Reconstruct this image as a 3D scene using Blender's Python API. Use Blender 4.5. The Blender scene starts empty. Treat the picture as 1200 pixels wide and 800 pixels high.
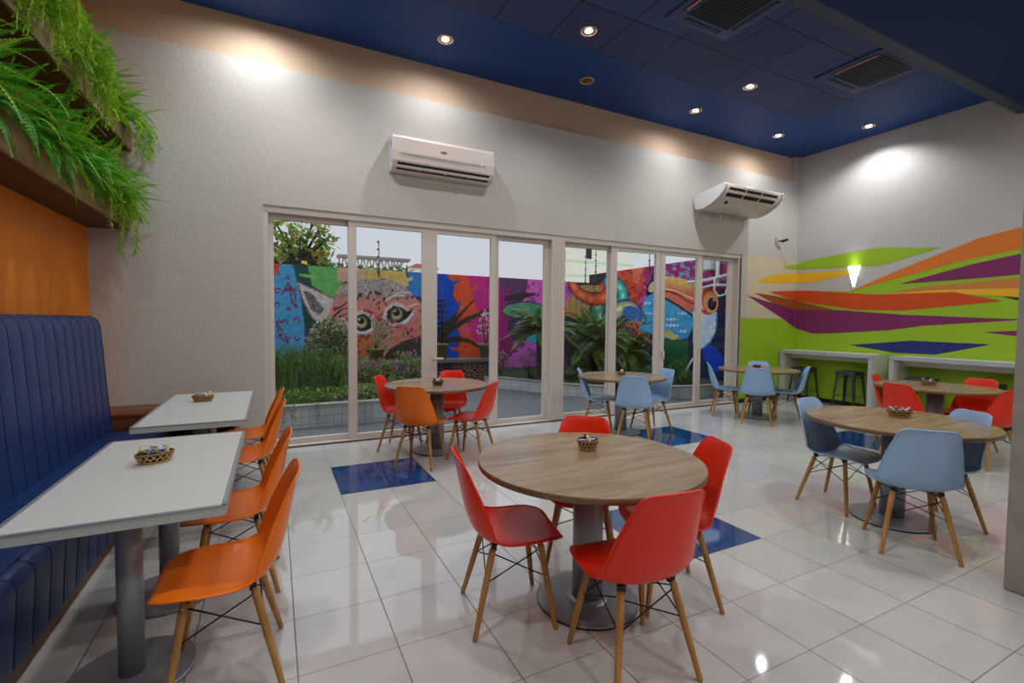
import bpy, bmesh, math, random
import numpy as np
from mathutils import Vector, Matrix
random.seed(7)
SC = bpy.context.scene
COL = SC.collection
PI = math.pi
H = 1.5          # eye height of the photographer
# ------------------------------------------------------------------ camera
YAW, PITCH, ROLL, FPX = math.radians(26.62), math.radians(2.4), math.radians(.5), 556.0
_F = Vector((math.sin(YAW)*math.cos(PITCH), math.cos(YAW)*math.cos(PITCH), -math.sin(PITCH)))
_R0 = Vector((math.cos(YAW), -math.sin(YAW), 0)); _U0 = _R0.cross(_F)
_R = math.cos(ROLL)*_R0 + math.sin(ROLL)*_U0
_U = -math.sin(ROLL)*_R0 + math.cos(ROLL)*_U0
cam = bpy.data.cameras.new('camera'); cam.sensor_width = 36; cam.lens = FPX/1200*36
cam.clip_start = .05; cam.clip_end = 400
co = bpy.data.objects.new('camera', cam); COL.objects.link(co)
M = Matrix(((_R.x, _U.x, -_F.x, 0), (_R.y, _U.y, -_F.y, 0), (_R.z, _U.z, -_F.z, H), (0, 0, 0, 1)))
co.matrix_world = M
SC.camera = co

def ray(px, py): return _F + (px-600)/FPX*_R - (py-400)/FPX*_U
def onX(p, x): d = ray(*p); return Vector((0, 0, H)) + d*(x/d.x)
def onY(p, y): d = ray(*p); return Vector((0, 0, H)) + d*(y/d.y)
def onZ(p, z): d = ray(*p); return Vector((0, 0, H)) + d*((z-H)/d.z)

# ------------------------------------------------------------------ materials
def lin(c):
    return tuple(((v/255)/12.92 if v/255 <= .04045 else ((v/255+.055)/1.055)**2.4) for v in c)
def new_mat(name):
    m = bpy.data.materials.new(name); m.use_nodes = True
    nt = m.node_tree; b = nt.nodes['Principled BSDF']
    return m, nt, b
def N(nt, t, **kw):
    n = nt.nodes.new(t)
    for k, v in kw.items():
        if k in n.inputs: n.inputs[k].default_value = v
        else: setattr(n, k, v)
    return n
def mat(name, col, rough=.5, metal=0, spec=.5, bump=0, bscale=40, var=0, vscale=4, coat=0, trans=0, emit=None, estr=0, stretch=None, alpha=1):
    m, nt, b = new_mat(name)
    c = lin(col) + (1,)
    b.inputs['Base Color'].default_value = c
    b.inputs['Roughness'].default_value = rough
    b.inputs['Metallic'].default_value = metal
    b.inputs['Specular IOR Level'].default_value = spec
    b.inputs['Coat Weight'].default_value = coat
    b.inputs['Coat Roughness'].default_value = .08
    if trans: b.inputs['Transmission Weight'].default_value = trans
    if emit:
        b.inputs['Emission Color'].default_value = lin(emit)+(1,); b.inputs['Emission Strength'].default_value = estr
    tc = N(nt, 'ShaderNodeTexCoord')
    src = tc.outputs['Object']
    if stretch:
        mp = N(nt, 'ShaderNodeMapping'); mp.inputs['Scale'].default_value = stretch
        nt.links.new(src, mp.inputs[0]); src = mp.outputs[0]
    if var or True:
        n = N(nt, 'ShaderNodeTexNoise', Scale=vscale, Detail=4.0); nt.links.new(src, n.inputs['Vector'])
        mx = N(nt, 'ShaderNodeMix', data_type='RGBA')
        v = var if var else .03
        mx.inputs[6].default_value = tuple(max(0, x*(1-v)) for x in c[:3])+(1,)
        mx.inputs[7].default_value = tuple(min(1, x*(1+v)) for x in c[:3])+(1,)
        nt.links.new(n.outputs['Fac'], mx.inputs[0]); nt.links.new(mx.outputs[2], b.inputs['Base Color'])
    if bump:
        n2 = N(nt, 'ShaderNodeTexNoise', Scale=bscale, Detail=3.0); nt.links.new(src, n2.inputs['Vector'])
        bp = N(nt, 'ShaderNodeBump', Strength=bump, Distance=.01); nt.links.new(n2.outputs['Fac'], bp.inputs['Height'])
        nt.links.new(bp.outputs[0], b.inputs['Normal'])
    return m

def math_node(nt, op, a, b_=None, c=None):
    n = nt.nodes.new('ShaderNodeMath'); n.operation = op
    for i, v in enumerate((a, b_, c)):
        if v is None: continue
        if isinstance(v, (int, float)): n.inputs[i].default_value = v
        else: nt.links.new(v, n.inputs[i])
    return n.outputs[0]

def tile_floor():
    """glossy cream floor tiles on a .4233 m grid with pairs of blue tiles set in"""
    m, nt, b = new_mat('cream_floor_tiles')
    g = nt.nodes.new('ShaderNodeNewGeometry'); s = nt.nodes.new('ShaderNodeSeparateXYZ')
    nt.links.new(g.outputs['Position'], s.inputs[0])
    T = .4233
    u = math_node(nt, 'DIVIDE', math_node(nt, 'SUBTRACT', s.outputs[0], .497), T)
    v = math_node(nt, 'DIVIDE', math_node(nt, 'SUBTRACT', 5.09, s.outputs[1]), T)
    fu = math_node(nt, 'FRACT', u); fv = math_node(nt, 'FRACT', v)
    iu = math_node(nt, 'FLOOR', u); iv = math_node(nt, 'FLOOR', v)
    du = math_node(nt, 'MINIMUM', fu, math_node(nt, 'SUBTRACT', 1, fu))
    dv = math_node(nt, 'MINIMUM', fv, math_node(nt, 'SUBTRACT', 1, fv))
    gu = math_node(nt, 'LESS_THAN', du, .0065); gv = math_node(nt, 'LESS_THAN', dv, .0042)
    gr = math_node(nt, 'MAXIMUM', gu, gv)
    blue = None
    for (a, c) in ((0, 0), (4, 5), (9, 0), (14, 3)):
        q = math_node(nt, 'MULTIPLY', math_node(nt, 'LESS_THAN', math_node(nt, 'ABSOLUTE', math_node(nt, 'SUBTRACT', iu, a+.5)), .6),
                      math_node(nt, 'LESS_THAN', math_node(nt, 'ABSOLUTE', math_node(nt, 'SUBTRACT', iv, c+.5)), .6))
        blue = q if blue is None else math_node(nt, 'MAXIMUM', blue, q)
    cmb = nt.nodes.new('ShaderNodeCombineXYZ'); nt.links.new(iu, cmb.inputs[0]); nt.links.new(iv, cmb.inputs[1])
    wn = nt.nodes.new('ShaderNodeTexWhiteNoise'); wn.noise_dimensions = '3D'; nt.links.new(cmb.outputs[0], wn.inputs['Vector'])
    cl = N(nt, 'ShaderNodeTexNoise', Scale=2.2, Detail=5.0, Distortion=1.2); nt.links.new(g.outputs['Position'], cl.inputs['Vector'])
    mixv = math_node(nt, 'ADD', math_node(nt, 'MULTIPLY', wn.outputs['Value'], .35), math_node(nt, 'MULTIPLY', cl.outputs['Fac'], .65))
    r = nt.nodes.new('ShaderNodeMix'); r.data_type = 'RGBA'
    r.inputs[6].default_value = lin((178, 177, 174))+(1,); r.inputs[7].default_value = lin((200, 199, 196))+(1,)
    nt.links.new(mixv, r.inputs[0])
    m2 = nt.nodes.new('ShaderNodeMix'); m2.data_type = 'RGBA'; m2.inputs[7].default_value = lin((18, 62, 118))+(1,)
    nt.links.new(blue, m2.inputs[0]); nt.links.new(r.outputs[2], m2.inputs[6])
    m3 = nt.nodes.new('ShaderNodeMix'); m3.data_type = 'RGBA'; m3.inputs[7].default_value = lin((98, 90, 80))+(1,)
    grf = math_node(nt, 'MULTIPLY', gr, math_node(nt, 'SUBTRACT', 1, math_node(nt, 'MULTIPLY', blue, .75)))
    nt.links.new(grf, m3.inputs[0]); nt.links.new(m2.outputs[2], m3.inputs[6])
    nt.links.new(m3.outputs[2], b.inputs['Base Color'])
    rg = math_node(nt, 'ADD', .045, math_node(nt, 'MULTIPLY', gr, .4)); nt.links.new(rg, b.inputs['Roughness'])
    b.inputs['Specular IOR Level'].default_value = .62
    wv = N(nt, 'ShaderNodeTexNoise', Scale=3.0, Detail=1.0); nt.links.new(g.outputs['Position'], wv.inputs['Vector'])
    bp = N(nt, 'ShaderNodeBump', Strength=.05, Distance=.01); nt.links.new(wv.outputs['Fac'], bp.inputs['Height'])
    nt.links.new(bp.outputs[0], b.inputs['Normal'])
    return m

def grid_mat(name, col, line, sx, sy, ox, oy, w=.01, axes='xy', bounds=None, rough=.6, var=.08):
    m, nt, b = new_mat(name)
    g = nt.nodes.new('ShaderNodeNewGeometry'); s = nt.nodes.new('ShaderNodeSeparateXYZ')
    nt.links.new(g.outputs['Position'], s.inputs[0])
    A = s.outputs['xyz'.index(axes[0])]; B = s.outputs['xyz'.index(axes[1])]
    u = math_node(nt, 'DIVIDE', math_node(nt, 'SUBTRACT', A, ox), sx)
    v = math_node(nt, 'DIVIDE', math_node(nt, 'SUBTRACT', B, oy), sy)
    fu = math_node(nt, 'FRACT', u); fv = math_node(nt, 'FRACT', v)
    du = math_node(nt, 'MINIMUM', fu, math_node(nt, 'SUBTRACT', 1, fu)); dv = math_node(nt, 'MINIMUM', fv, math_node(nt, 'SUBTRACT', 1, fv))
    gr = math_node(nt, 'MAXIMUM', math_node(nt, 'LESS_THAN', du, w/sx/2), math_node(nt, 'LESS_THAN', dv, w/sy/2))
    iu = math_node(nt, 'FLOOR', u); iv = math_node(nt, 'FLOOR', v)
    cmb = nt.nodes.new('ShaderNodeCombineXYZ'); nt.links.new(iu, cmb.inputs[0]); nt.links.new(iv, cmb.inputs[1])
    wn = nt.nodes.new('ShaderNodeTexWhiteNoise'); nt.links.new(cmb.outputs[0], wn.inputs['Vector'])
    c = lin(col)
    r = nt.nodes.new('ShaderNodeMix'); r.data_type = 'RGBA'
    r.inputs[6].default_value = tuple(x*(1-var) for x in c)+(1,); r.inputs[7].default_value = tuple(min(1, x*(1+var)) for x in c)+(1,)
    nt.links.new(wn.outputs['Value'], r.inputs[0])
    m3 = nt.nodes.new('ShaderNodeMix'); m3.data_type = 'RGBA'; m3.inputs[7].default_value = lin(line)+(1,)
    nt.links.new(gr, m3.inputs[0]); nt.links.new(r.outputs[2], m3.inputs[6])
    nt.links.new(m3.outputs[2], b.inputs['Base Color']); b.inputs['Roughness'].default_value = rough
    return m

def wood_mat(name, c1, c2, axis='x', scale=9, rough=.4, spec=.4):
    m, nt, b = new_mat(name)
    tc = nt.nodes.new('ShaderNodeTexCoord'); mp = nt.nodes.new('ShaderNodeMapping')
    st = {'x': (.12, 1, 1), 'y': (1, .12, 1), 'z': (1, 1, .12)}[axis]
    mp.inputs['Scale'].default_value = st; nt.links.new(tc.outputs['Object'], mp.inputs[0])
    n = N(nt, 'ShaderNodeTexNoise', Scale=scale, Detail=6.0, Roughness=.65, Distortion=.6); nt.links.new(mp.outputs[0], n.inputs['Vector'])
    n2 = N(nt, 'ShaderNodeTexNoise', Scale=scale*7, Detail=3.0); nt.links.new(mp.outputs[0], n2.inputs['Vector'])
    f = math_node(nt, 'ADD', math_node(nt, 'MULTIPLY', n.outputs['Fac'], .7), math_node(nt, 'MULTIPLY', n2.outputs['Fac'], .3))
    cr = nt.nodes.new('ShaderNodeValToRGB'); nt.links.new(f, cr.inputs[0])
    cr.color_ramp.elements[0].position = .36; cr.color_ramp.elements[0].color = lin(c1)+(1,)
    cr.color_ramp.elements[1].position = .64; cr.color_ramp.elements[1].color = lin(c2)+(1,)
    nt.links.new(cr.outputs[0], b.inputs['Base Color']); b.inputs['Roughness'].default_value = rough
    b.inputs['Specular IOR Level'].default_value = spec
    return m

def attr_mat(name, rough=.8):
    m, nt, b = new_mat(name)
    a = nt.nodes.new('ShaderNodeVertexColor'); a.layer_name = 'paint'
    n = N(nt, 'ShaderNodeTexNoise', Scale=9.0, Detail=5.0)
    tc = nt.nodes.new('ShaderNodeTexCoord'); nt.links.new(tc.outputs['Object'], n.inputs['Vector'])
    mx = nt.nodes.new('ShaderNodeMix'); mx.data_type = 'RGBA'; mx.blend_type = 'MULTIPLY'; mx.inputs[0].default_value = .5
    cr = nt.nodes.new('ShaderNodeValToRGB'); cr.color_ramp.elements[0].position = .3; cr.color_ramp.elements[0].color = (.55, .55, .55, 1)
    cr.color_ramp.elements[1].position = .6; nt.links.new(n.outputs['Fac'], cr.inputs[0])
    nt.links.new(a.outputs['Color'], mx.inputs[6]); nt.links.new(cr.outputs[0], mx.inputs[7])
    nt.links.new(mx.outputs[2], b.inputs['Base Color']); b.inputs['Roughness'].default_value = rough
    b.inputs['Specular IOR Level'].default_value = .2
    return m

def leaf_mat(name, c1, c2, rough=.5):
    m, nt, b = new_mat(name)
    g = nt.nodes.new('ShaderNodeTexCoord')
    n = N(nt, 'ShaderNodeTexNoise', Scale=14.0, Detail=2.0); nt.links.new(g.outputs['Object'], n.inputs['Vector'])
    cr = nt.nodes.new('ShaderNodeValToRGB'); nt.links.new(n.outputs['Fac'], cr.inputs[0])
    cr.color_ramp.elements[0].position = .35; cr.color_ramp.elements[0].color = lin(c1)+(1,)
    cr.color_ramp.elements[1].position = .65; cr.color_ramp.elements[1].color = lin(c2)+(1,)
    nt.links.new(cr.outputs[0], b.inputs['Base Color']); b.inputs['Roughness'].default_value = rough
    tr = nt.nodes.new('ShaderNodeBsdfTranslucent'); nt.links.new(cr.outputs[0], tr.inputs[0])
    ms = nt.nodes.new('ShaderNodeMixShader'); ms.inputs[0].default_value = .25
    nt.links.new(b.outputs[0], ms.inputs[1]); nt.links.new(tr.outputs[0], ms.inputs[2])
    nt.links.new(ms.outputs[0], nt.nodes['Material Output'].inputs[0])
    return m

def glass_mat():
    m = bpy.data.materials.new('window_glass'); m.use_nodes = True
    nt = m.node_tree; nt.nodes.remove(nt.nodes['Principled BSDF'])
    t = nt.nodes.new('ShaderNodeBsdfTransparent'); t.inputs[0].default_value = (.93, .95, .95, 1)
    g = nt.nodes.new('ShaderNodeBsdfGlossy'); g.inputs['Roughness'].default_value = .0
    fr = nt.nodes.new('ShaderNodeFresnel'); fr.inputs[0].default_value = 1.45
    gm = nt.nodes.new('ShaderNodeNewGeometry'); ff = math_node(nt, 'MULTIPLY', fr.outputs[0], math_node(nt, 'SUBTRACT', 1, gm.outputs['Backfacing']))
    ms = nt.nodes.new('ShaderNodeMixShader'); nt.links.new(ff, ms.inputs[0])
    nt.links.new(t.outputs[0], ms.inputs[1]); nt.links.new(g.outputs[0], ms.inputs[2])
    nt.links.new(ms.outputs[0], nt.nodes['Material Output'].inputs[0])
    return m

MT = dict(
    floor=tile_floor(),
    plaster=mat('white_plaster', (194, 190, 183), .75, bump=.35, bscale=22, spec=.3, var=.05, vscale=1.5),
    cream=mat('cream_paint', (205, 192, 166), .75, bump=.2, bscale=30, spec=.3),
    tan=mat('tan_upper_band', (212, 184, 158), .75, bump=.15, bscale=30, spec=.3),
    whitewall=mat('white_wall_paint', (190, 187, 184), .7, bump=.25, bscale=45, spec=.3),
    orangewall=mat('orange_wall_paint', (226, 124, 10), .6, bump=.12, bscale=20, var=.12, vscale=2),
    lime=mat('lime_paint', (150, 190, 30), .6, bump=.12, bscale=45), 
    p_orange=mat('orange_paint', (222, 118, 30), .6), p_red=mat('burnt_orange_paint', (205, 74, 18), .6),
    p_brown=mat('brown_paint', (150, 78, 22), .6), p_ochre=mat('ochre_paint', (205, 130, 62), .6),
    p_yellow=mat('yellow_paint', (236, 182, 34), .6), p_purple=mat('purple_paint', (124, 34, 96), .6),
    p_navy=mat('navy_paint', (20, 44, 118), .6), p_black=mat('black_paint', (30, 24, 26), .6),
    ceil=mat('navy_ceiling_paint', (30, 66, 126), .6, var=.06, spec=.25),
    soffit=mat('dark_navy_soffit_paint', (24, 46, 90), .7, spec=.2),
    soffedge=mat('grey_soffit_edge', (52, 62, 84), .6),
    ceiltile=grid_mat('blue_grey_ceiling_tiles', (46, 66, 112), (14, 18, 30), .69, .69, 2.19, 4.88, .018, var=.14, rough=.75),
    casgrey=mat('cassette_blue_grey', (44, 66, 112), .6),
    frame=mat('cream_aluminium', (206, 196, 186), .4, spec=.5),
    darkmetal=mat('dark_track', (60, 58, 56), .5),
    glass=glass_mat(),
    vinyl=mat('blue_vinyl', (24, 54, 106), .36, bump=.12, bscale=160, spec=.45),
    seam=mat('navy_piping', (14, 26, 72), .5),
    oak=wood_mat('oak_laminate', (112, 90, 66), (160, 138, 110), 'x', 8, .26, .5),
    oakedge=wood_mat('oak_edge', (98, 76, 54), (128, 102, 76), 'x', 9, .4),
    beech=wood_mat('beech_leg', (150, 104, 48), (184, 138, 76), 'z', 14, .4),
    walnut=wood_mat('walnut_panel', (92, 50, 24), (126, 72, 36), 'x', 8, .35),
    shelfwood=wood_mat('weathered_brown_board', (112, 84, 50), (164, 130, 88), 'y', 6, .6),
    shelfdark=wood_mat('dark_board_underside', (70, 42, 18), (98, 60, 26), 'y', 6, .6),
    steel=mat('brushed_grey_steel', (142, 146, 150), .42, .35, var=.04),
    basegrey=mat('satin_grey_steel', (138, 142, 152), .3, .3),
    rubber=mat('black_rubber', (18, 18, 18), .7),
    blackwire=mat('black_wire', (14, 14, 14), .45, .2),
    screw=mat('steel_screw', (170, 165, 155), .3, .9),
    orange=mat('orange_plastic', (238, 116, 10), .34, spec=.45),
    red=mat('red_plastic', (228, 42, 4), .34, spec=.45),
    blue=mat('light_blue_plastic', (150, 184, 222), .38, spec=.45),
    white=mat('white_laminate', (196, 198, 196), .4),
    whiteedge=mat('white_table_edge', (176, 182, 178), .4), alutrim=mat('aluminium_trim', (160, 168, 180), .3, .5),
    counter=mat('white_counter_laminate', (212, 208, 198), .4), counteredge=mat('pale_grey_edge', (176, 180, 192), .4),
    gun=mat('gunmetal', (74, 78, 84), .38, .6),
    acwhite=mat('air_conditioner_white', (214, 200, 190), .35), acside=mat('air_conditioner_side', (205, 205, 208), .4),
    slot=mat('dark_slot', (14, 13, 12), .6), greylogo=mat('grey_lettering', (60, 60, 64), .5), led=mat('green_indicator', (120, 220, 40), .4, emit=(120, 230, 40), estr=1),
    bluelabel=mat('blue_sticker', (60, 110, 190), .5),
    ring=mat('downlight_ring', (214, 170, 120), .35, .3), lamp=mat('lit_lamp', (255, 255, 255), .3, emit=(245, 248, 255), estr=30),
    amberlens=mat('unlit_lamp', (120, 86, 48), .3, .4), darkref=mat('reflector', (120, 128, 140), .2, .7),
    slotorange=mat('orange_flap', (224, 138, 50), .5), grille=mat('dark_grille', (16, 20, 26), .7),
    sconce=mat('sconce_glass', (255, 255, 255), .3, emit=(255, 250, 238), estr=2.5),
    concrete=mat('raw_concrete', (150, 148, 140), .85, bump=.5, bscale=14, var=.25, vscale=7, spec=.2),
    bamboo=mat('woven_bamboo', (196, 156, 92), .55), bamboorim=mat('bamboo_rim', (150, 104, 56), .55), liner=mat('black_liner', (12, 12, 14), .5),
    bamboodark=mat('dark_woven_bamboo', (136, 90, 52), .55),
    kraft=mat('kraft_sachet', (196, 182, 146), .6, var=.3, vscale=60), bluesachet=mat('blue_sachet', (150, 170, 216), .5, var=.4, vscale=90),
    asphalt=mat('asphalt', (92, 95, 99), .9, bump=.5, bscale=60, var=.15, vscale=9),
    planter=grid_mat('small_white_wall_tiles', (186, 192, 194), (128, 134, 136), .11, .11, 0, 0, .006, 'xz', var=.05, rough=.4),
    coping=mat('worn_concrete_coping', (150, 146, 140), .9, bump=.4, bscale=30, var=.2, vscale=8),
    soil=mat('dark_soil', (62, 52, 40), .95, bump=.5, bscale=30),
    wallback=mat('grey_rendered_wall', (92, 88, 88), .9, var=.1),
    mural=attr_mat('mural_paint'),
    grass=leaf_mat('grass_green', (46, 84, 22), (96, 142, 40)), reed=leaf_mat('reed_green', (34, 66, 24), (84, 122, 52)),
    shrub=leaf_mat('shrub_green', (40, 70, 30), (92, 130, 52)), cover=leaf_mat('ground_cover_green', (60, 96, 32), (120, 158, 60)),
    varieg=leaf_mat('variegated_leaf', (96, 120, 80), (190, 196, 160)),
    palm=leaf_mat('cycad_green', (40, 74, 28), (104, 136, 46)), trunk=mat('dark_trunk', (54, 44, 36), .95, bump=.8, bscale=25),
    spiky=leaf_mat('spiky_leaf', (32, 40, 34), (60, 66, 50)),
    fern=leaf_mat('fern_green', (40, 136, 22), (106, 192, 40), .6), fern2=leaf_mat('lime_fern', (116, 172, 30), (176, 212, 66), .6), 
    bloom=mat('crimson_petals', (200, 20, 80), .6), bloompink=mat('magenta_petals', (204, 80, 190), .6), bloomwhite=mat('white_petals', (220, 216, 208), .6), bloomblue=mat('pale_blue_petals', (176, 184, 226), .6),
    pot=mat('olive_clay_pot', (118, 108, 56), .8, var=.15),
    treeleaf=leaf_mat('tree_leaf_green', (84, 136, 52), (168, 190, 70)), treeleaf2=leaf_mat('tree_leaf_gold', (176, 160, 60), (224, 196, 84)),
    building=grid_mat('pale_apartment_wall', (226, 222, 202), (196, 214, 170), 60, 1.5, 0, .4, .3, 'xz', var=.01),
    winblue=mat('blue_window', (120, 150, 190), .2), roofgrey=mat('grey_truss', (128, 116, 108), .7), brickred=mat('red_roof', (176, 96, 74), .8), housewhite=mat('white_house', (220, 216, 208), .8),
    pole=mat('galvanised_pole', (150, 152, 154), .5, .4), insul=mat('black_insulator', (22, 22, 24), .5),
    blockblue=mat('blue_block', (50, 100, 150), .85), blockyel=mat('yellow_block', (186, 156, 84), .85), blockteal=mat('teal_block', (44, 128, 124), .85), blockpur=mat('purple_block', (104, 40, 88), .85), blockbrick=mat('brick_block', (142, 98, 78), .85), blockred=mat('red_block', (150, 52, 44), .85),
    slab=mat('dark_concrete_slab', (96, 92, 92), .9, var=.12),
    pipe=mat('white_pipe', (214, 218, 220), .4), whitebox=mat('white_meter_box', (214, 220, 220), .5), limewall=mat('lime_outer_wall', (130, 170, 40), .8),
    terracotta=mat('terracotta_heap', (110, 52, 34), .9), skirt=mat('black_skirting', (24, 22, 20), .5), kick=wood_mat('brown_plinth', (96, 62, 44), (120, 82, 60), 'y', 6, .5),
    yellowstraw=mat('yellow_straw', (210, 196, 40), .5),
)

# ------------------------------------------------------------------ mesh helpers
class MB:
    def __init__(s): s.v = []; s.f = []; s.m = []; s.mats = []; s.sm = []
    def mi(s, m):
        if m not in s.mats: s.mats.append(m)
        return s.mats.index(m)
    def add(s, vs, fs, m, smooth=False):
        o = len(s.v); s.v += [tuple(v) for v in vs]; k = s.mi(m)
        for f in fs: s.f.append(tuple(i+o for i in f)); s.m.append(k); s.sm.append(smooth)
        return s
    def box(s, a, b, m, mtx=None):
        (x0, y0, z0), (x1, y1, z1) = a, b
        vs = [(x0, y0, z0), (x1, y0, z0), (x1, y1, z0), (x0, y1, z0), (x0, y0, z1), (x1, y0, z1), (x1, y1, z1), (x0, y1, z1)]
        if mtx: vs = [mtx @ Vector(v) for v in vs]
        return s.add(vs, [(0, 3, 2, 1), (4, 5, 6, 7), (0, 1, 5, 4), (1, 2, 6, 5), (2, 3, 7, 6), (3, 0, 4, 7)], m)
    def rbox(s, a, b, r, m, seg=3):
        """box with bevelled edges"""
        bm = bmesh.new(); bmesh.ops.create_cube(bm, size=1)
        A = Vector(a); B = Vector(b); C = (A+B)/2; D = B-A
        for v in bm.verts: v.co = Vector((v.co.x*D.x, v.co.y*D.y, v.co.z*D.z))+C
        bmesh.ops.bevel(bm, geom=list(bm.edges), offset=r, segments=seg, affect='EDGES', profile=.5)
        bm.verts.index_update()
        s.add([v.co for v in bm.verts], [[v.index for v in f.verts] for f in bm.faces], m, True); bm.free(); return s
    def cyl(s, p0, p1, r0, r1, m, n=16, smooth=True, caps=True):
        p0 = Vector(p0); p1 = Vector(p1); d = (p1-p0).normalized()
        a = d.orthogonal().normalized(); b = d.cross(a)
        vs = []
        for p, r in ((p0, r0), (p1, r1)):
            for i in range(n):
                t = 2*PI*i/n; vs.append(p+a*math.cos(t)*r+b*math.sin(t)*r)
        s.add(vs, [(i, (i+1) % n, n+(i+1) % n, n+i) for i in range(n)], m, smooth)
        if caps: s.add(vs, [tuple(range(n))[::-1], tuple(range(n, 2*n))], m)
        return s
    def tube(s, pts, r, m, n=8, caps=True):
        pts = [Vector(p) for p in pts]; rs = r if isinstance(r, (list, tuple)) else [r]*len(pts)
        vs = []; a = None
        for i, p in enumerate(pts):
            d = (pts[min(i+1, len(pts)-1)]-pts[max(i-1, 0)]).normalized()
            if a is None: a = d.orthogonal().normalized()
            a = (a-d*a.dot(d)).normalized(); b = d.cross(a)
            for k in range(n):
                t = 2*PI*k/n; vs.append(p+(a*math.cos(t)+b*math.sin(t))*rs[i])
        fs = [(i*n+k, i*n+(k+1) % n, (i+1)*n+(k+1) % n, (i+1)*n+k) for i in range(len(pts)-1) for k in range(n)]
        s.add(vs, fs, m, True)
        if caps: s.add(vs, [tuple(range(n))[::-1], tuple(range((len(pts)-1)*n, len(pts)*n))], m)
        return s
    def lathe(s, prof, m, n=32, c=(0, 0, 0), sx=1, sy=1):
        vs = []
        for r, z in prof:
            for i in range(n):
                t = 2*PI*i/n; vs.append((c[0]+r*math.cos(t)*sx, c[1]+r*math.sin(t)*sy, c[2]+z))
        fs = [(j*n+i, j*n+(i+1) % n, (j+1)*n+(i+1) % n, (j+1)*n+i) for j in range(len(prof)-1) for i in range(n)]
        s.add(vs, fs, m, True)
        return s
    def disc(s, c, r, m, n=32, up=True, sx=1, sy=1):
        vs = [(c[0]+r*math.cos(2*PI*i/n)*sx, c[1]+r*math.sin(2*PI*i/n)*sy, c[2]) for i in range(n)]
        return s.add(vs, [tuple(range(n)) if up else tuple(range(n))[::-1]], m)
    def prism(s, pts, axis, a, b, m, smooth=False):
        """2D outline extruded along axis from a to b"""
        n = len(pts)
        def P(u, v, w): return {'x': (w, u, v), 'y': (u, w, v), 'z': (u, v, w)}[axis]
        vs = [P(u, v, a) for u, v in pts]+[P(u, v, b) for u, v in pts]
        s.add(vs, [(i, (i+1) % n, n+(i+1) % n, n+i) for i in range(n)], m, smooth)
        s.add(vs, [tuple(range(n))[::-1], tuple(range(n, 2*n))], m)
        return s
    def mesh(s, name):
        me = bpy.data.meshes.new(name); me.from_pydata(s.v, [], s.f)
        for m in s.mats: me.materials.append(m)
        me.polygons.foreach_set('material_index', s.m); me.polygons.foreach_set('use_smooth', s.sm)
        me.update()
        bm = bmesh.new(); bm.from_mesh(me); bmesh.ops.remove_doubles(bm, verts=bm.verts, dist=1e-5)
        bmesh.ops.recalc_face_normals(bm, faces=bm.faces); bm.to_mesh(me); bm.free()
        return me
    def build(s, name, parent=None, **kw):
        o = bpy.data.objects.new(name, s.mesh(name)); COL.objects.link(o)
        if parent: o.parent = parent
        for k, v in kw.items(): o[k] = v
        return o
def rawmesh(s, name, parent=None, **kw):
    me = bpy.data.meshes.new(name); me.from_pydata(s.v, [], s.f)
    for m in s.mats: me.materials.append(m)
    me.polygons.foreach_set('material_index', s.m); me.polygons.foreach_set('use_smooth', s.sm); me.update()
    o = bpy.data.objects.new(name, me); COL.objects.link(o)
    if parent: o.parent = parent
    for k, v in kw.items(): o[k] = v
    return o
def thing(name, label, cat, loc=(0, 0, 0), rz=0, group=None):
    o = bpy.data.objects.new(name, None); o.empty_display_size = .05; COL.objects.link(o)
    o.location = loc; o.rotation_euler = (0, 0, rz); o['label'] = label; o['category'] = cat
    if group: o['group'] = group
    return o
def copy_tree(o, parent=None):
    c = o.copy(); COL.objects.link(c); c.parent = parent
    for ch in o.children: copy_tree(ch, c)
    return c
def dup(o, loc, rz, label, group=None):
    c = copy_tree(o); c.location = loc; c.rotation_euler = (0, 0, rz); c['label'] = label
    if group: c['group'] = group
    return c
def struct(mb, name): return mb.build(name, kind='structure')

# ------------------------------------------------------------------ room shell
XL, XR, YW, YB = -1.63, 9.47, 6.06, -2.6
ZC, ZS, YS = 4.82, 4.5, 2.93
OX0, OX1, OZ = -.10, 7.84, 2.79       # opening of the sliding doors
mb = MB(); mb.box((XL-.15, YB-.15, -.06), (XR+.15, YW+.28, 0), MT['floor']); struct(mb, 'floor')
# window wall, with the reveal thickness
mb = MB(); W = YW+.24
mb.box((XL-.15, YW, 0), (OX0, W, OZ), MT['plaster']); mb.box((XL-.15, YW, OZ), (XR, W, 4.335), MT['plaster'])
mb.box((OX1+.14, YW, 0), (XR, W, OZ), MT['cream'])
mb.box((OX1, YW+.002, 0), (OX1+.14, W, OZ), MT['plaster'])
mb.box((XL-.15, YW+.07, 4.335), (9.30, W, ZC+.1), MT['tan'])  # set-back upper band in one even tan
mb.box((9.30, YW-.02, 4.335), (XR, W, ZC+.1), MT['whitewall'])
def paint(mbx, pts, plane, val, m, off):
    q = []
    for p in pts:
        v = onY(p, val) if plane == 'y' else onX(p, val)
        q.append((v.x, val-off, v.z) if plane == 'y' else (val-off, v.y, v.z))
    mbx.add(q, [tuple(range(len(q)))], m)
gz = onY((871, 372.4), YW).z
XC = XR-.001
def clampc(pts):  # last colours at the corner meet the right wall exactly
    return pts
mb.add([(OX1+.0, YW-.001, 0), (XR, YW-.001, 0), (XR, YW-.001, gz), (OX1+.0, YW-.001, gz)], [(0, 1, 2, 3)], MT['lime'])
cw = lambda y: (936.3-(y-190)*.0222, y)
paint(mb, [(875.7, 346), (907, 355.5), cw(362.8), cw(384.4), (916, 372.4)], 'y', YW, MT['p_purple'], .003)
paint(mb, [(884.5, 343), (905, 346), cw(352), cw(363), (907, 355.5)], 'y', YW, MT['p_brown'], .004)
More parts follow.
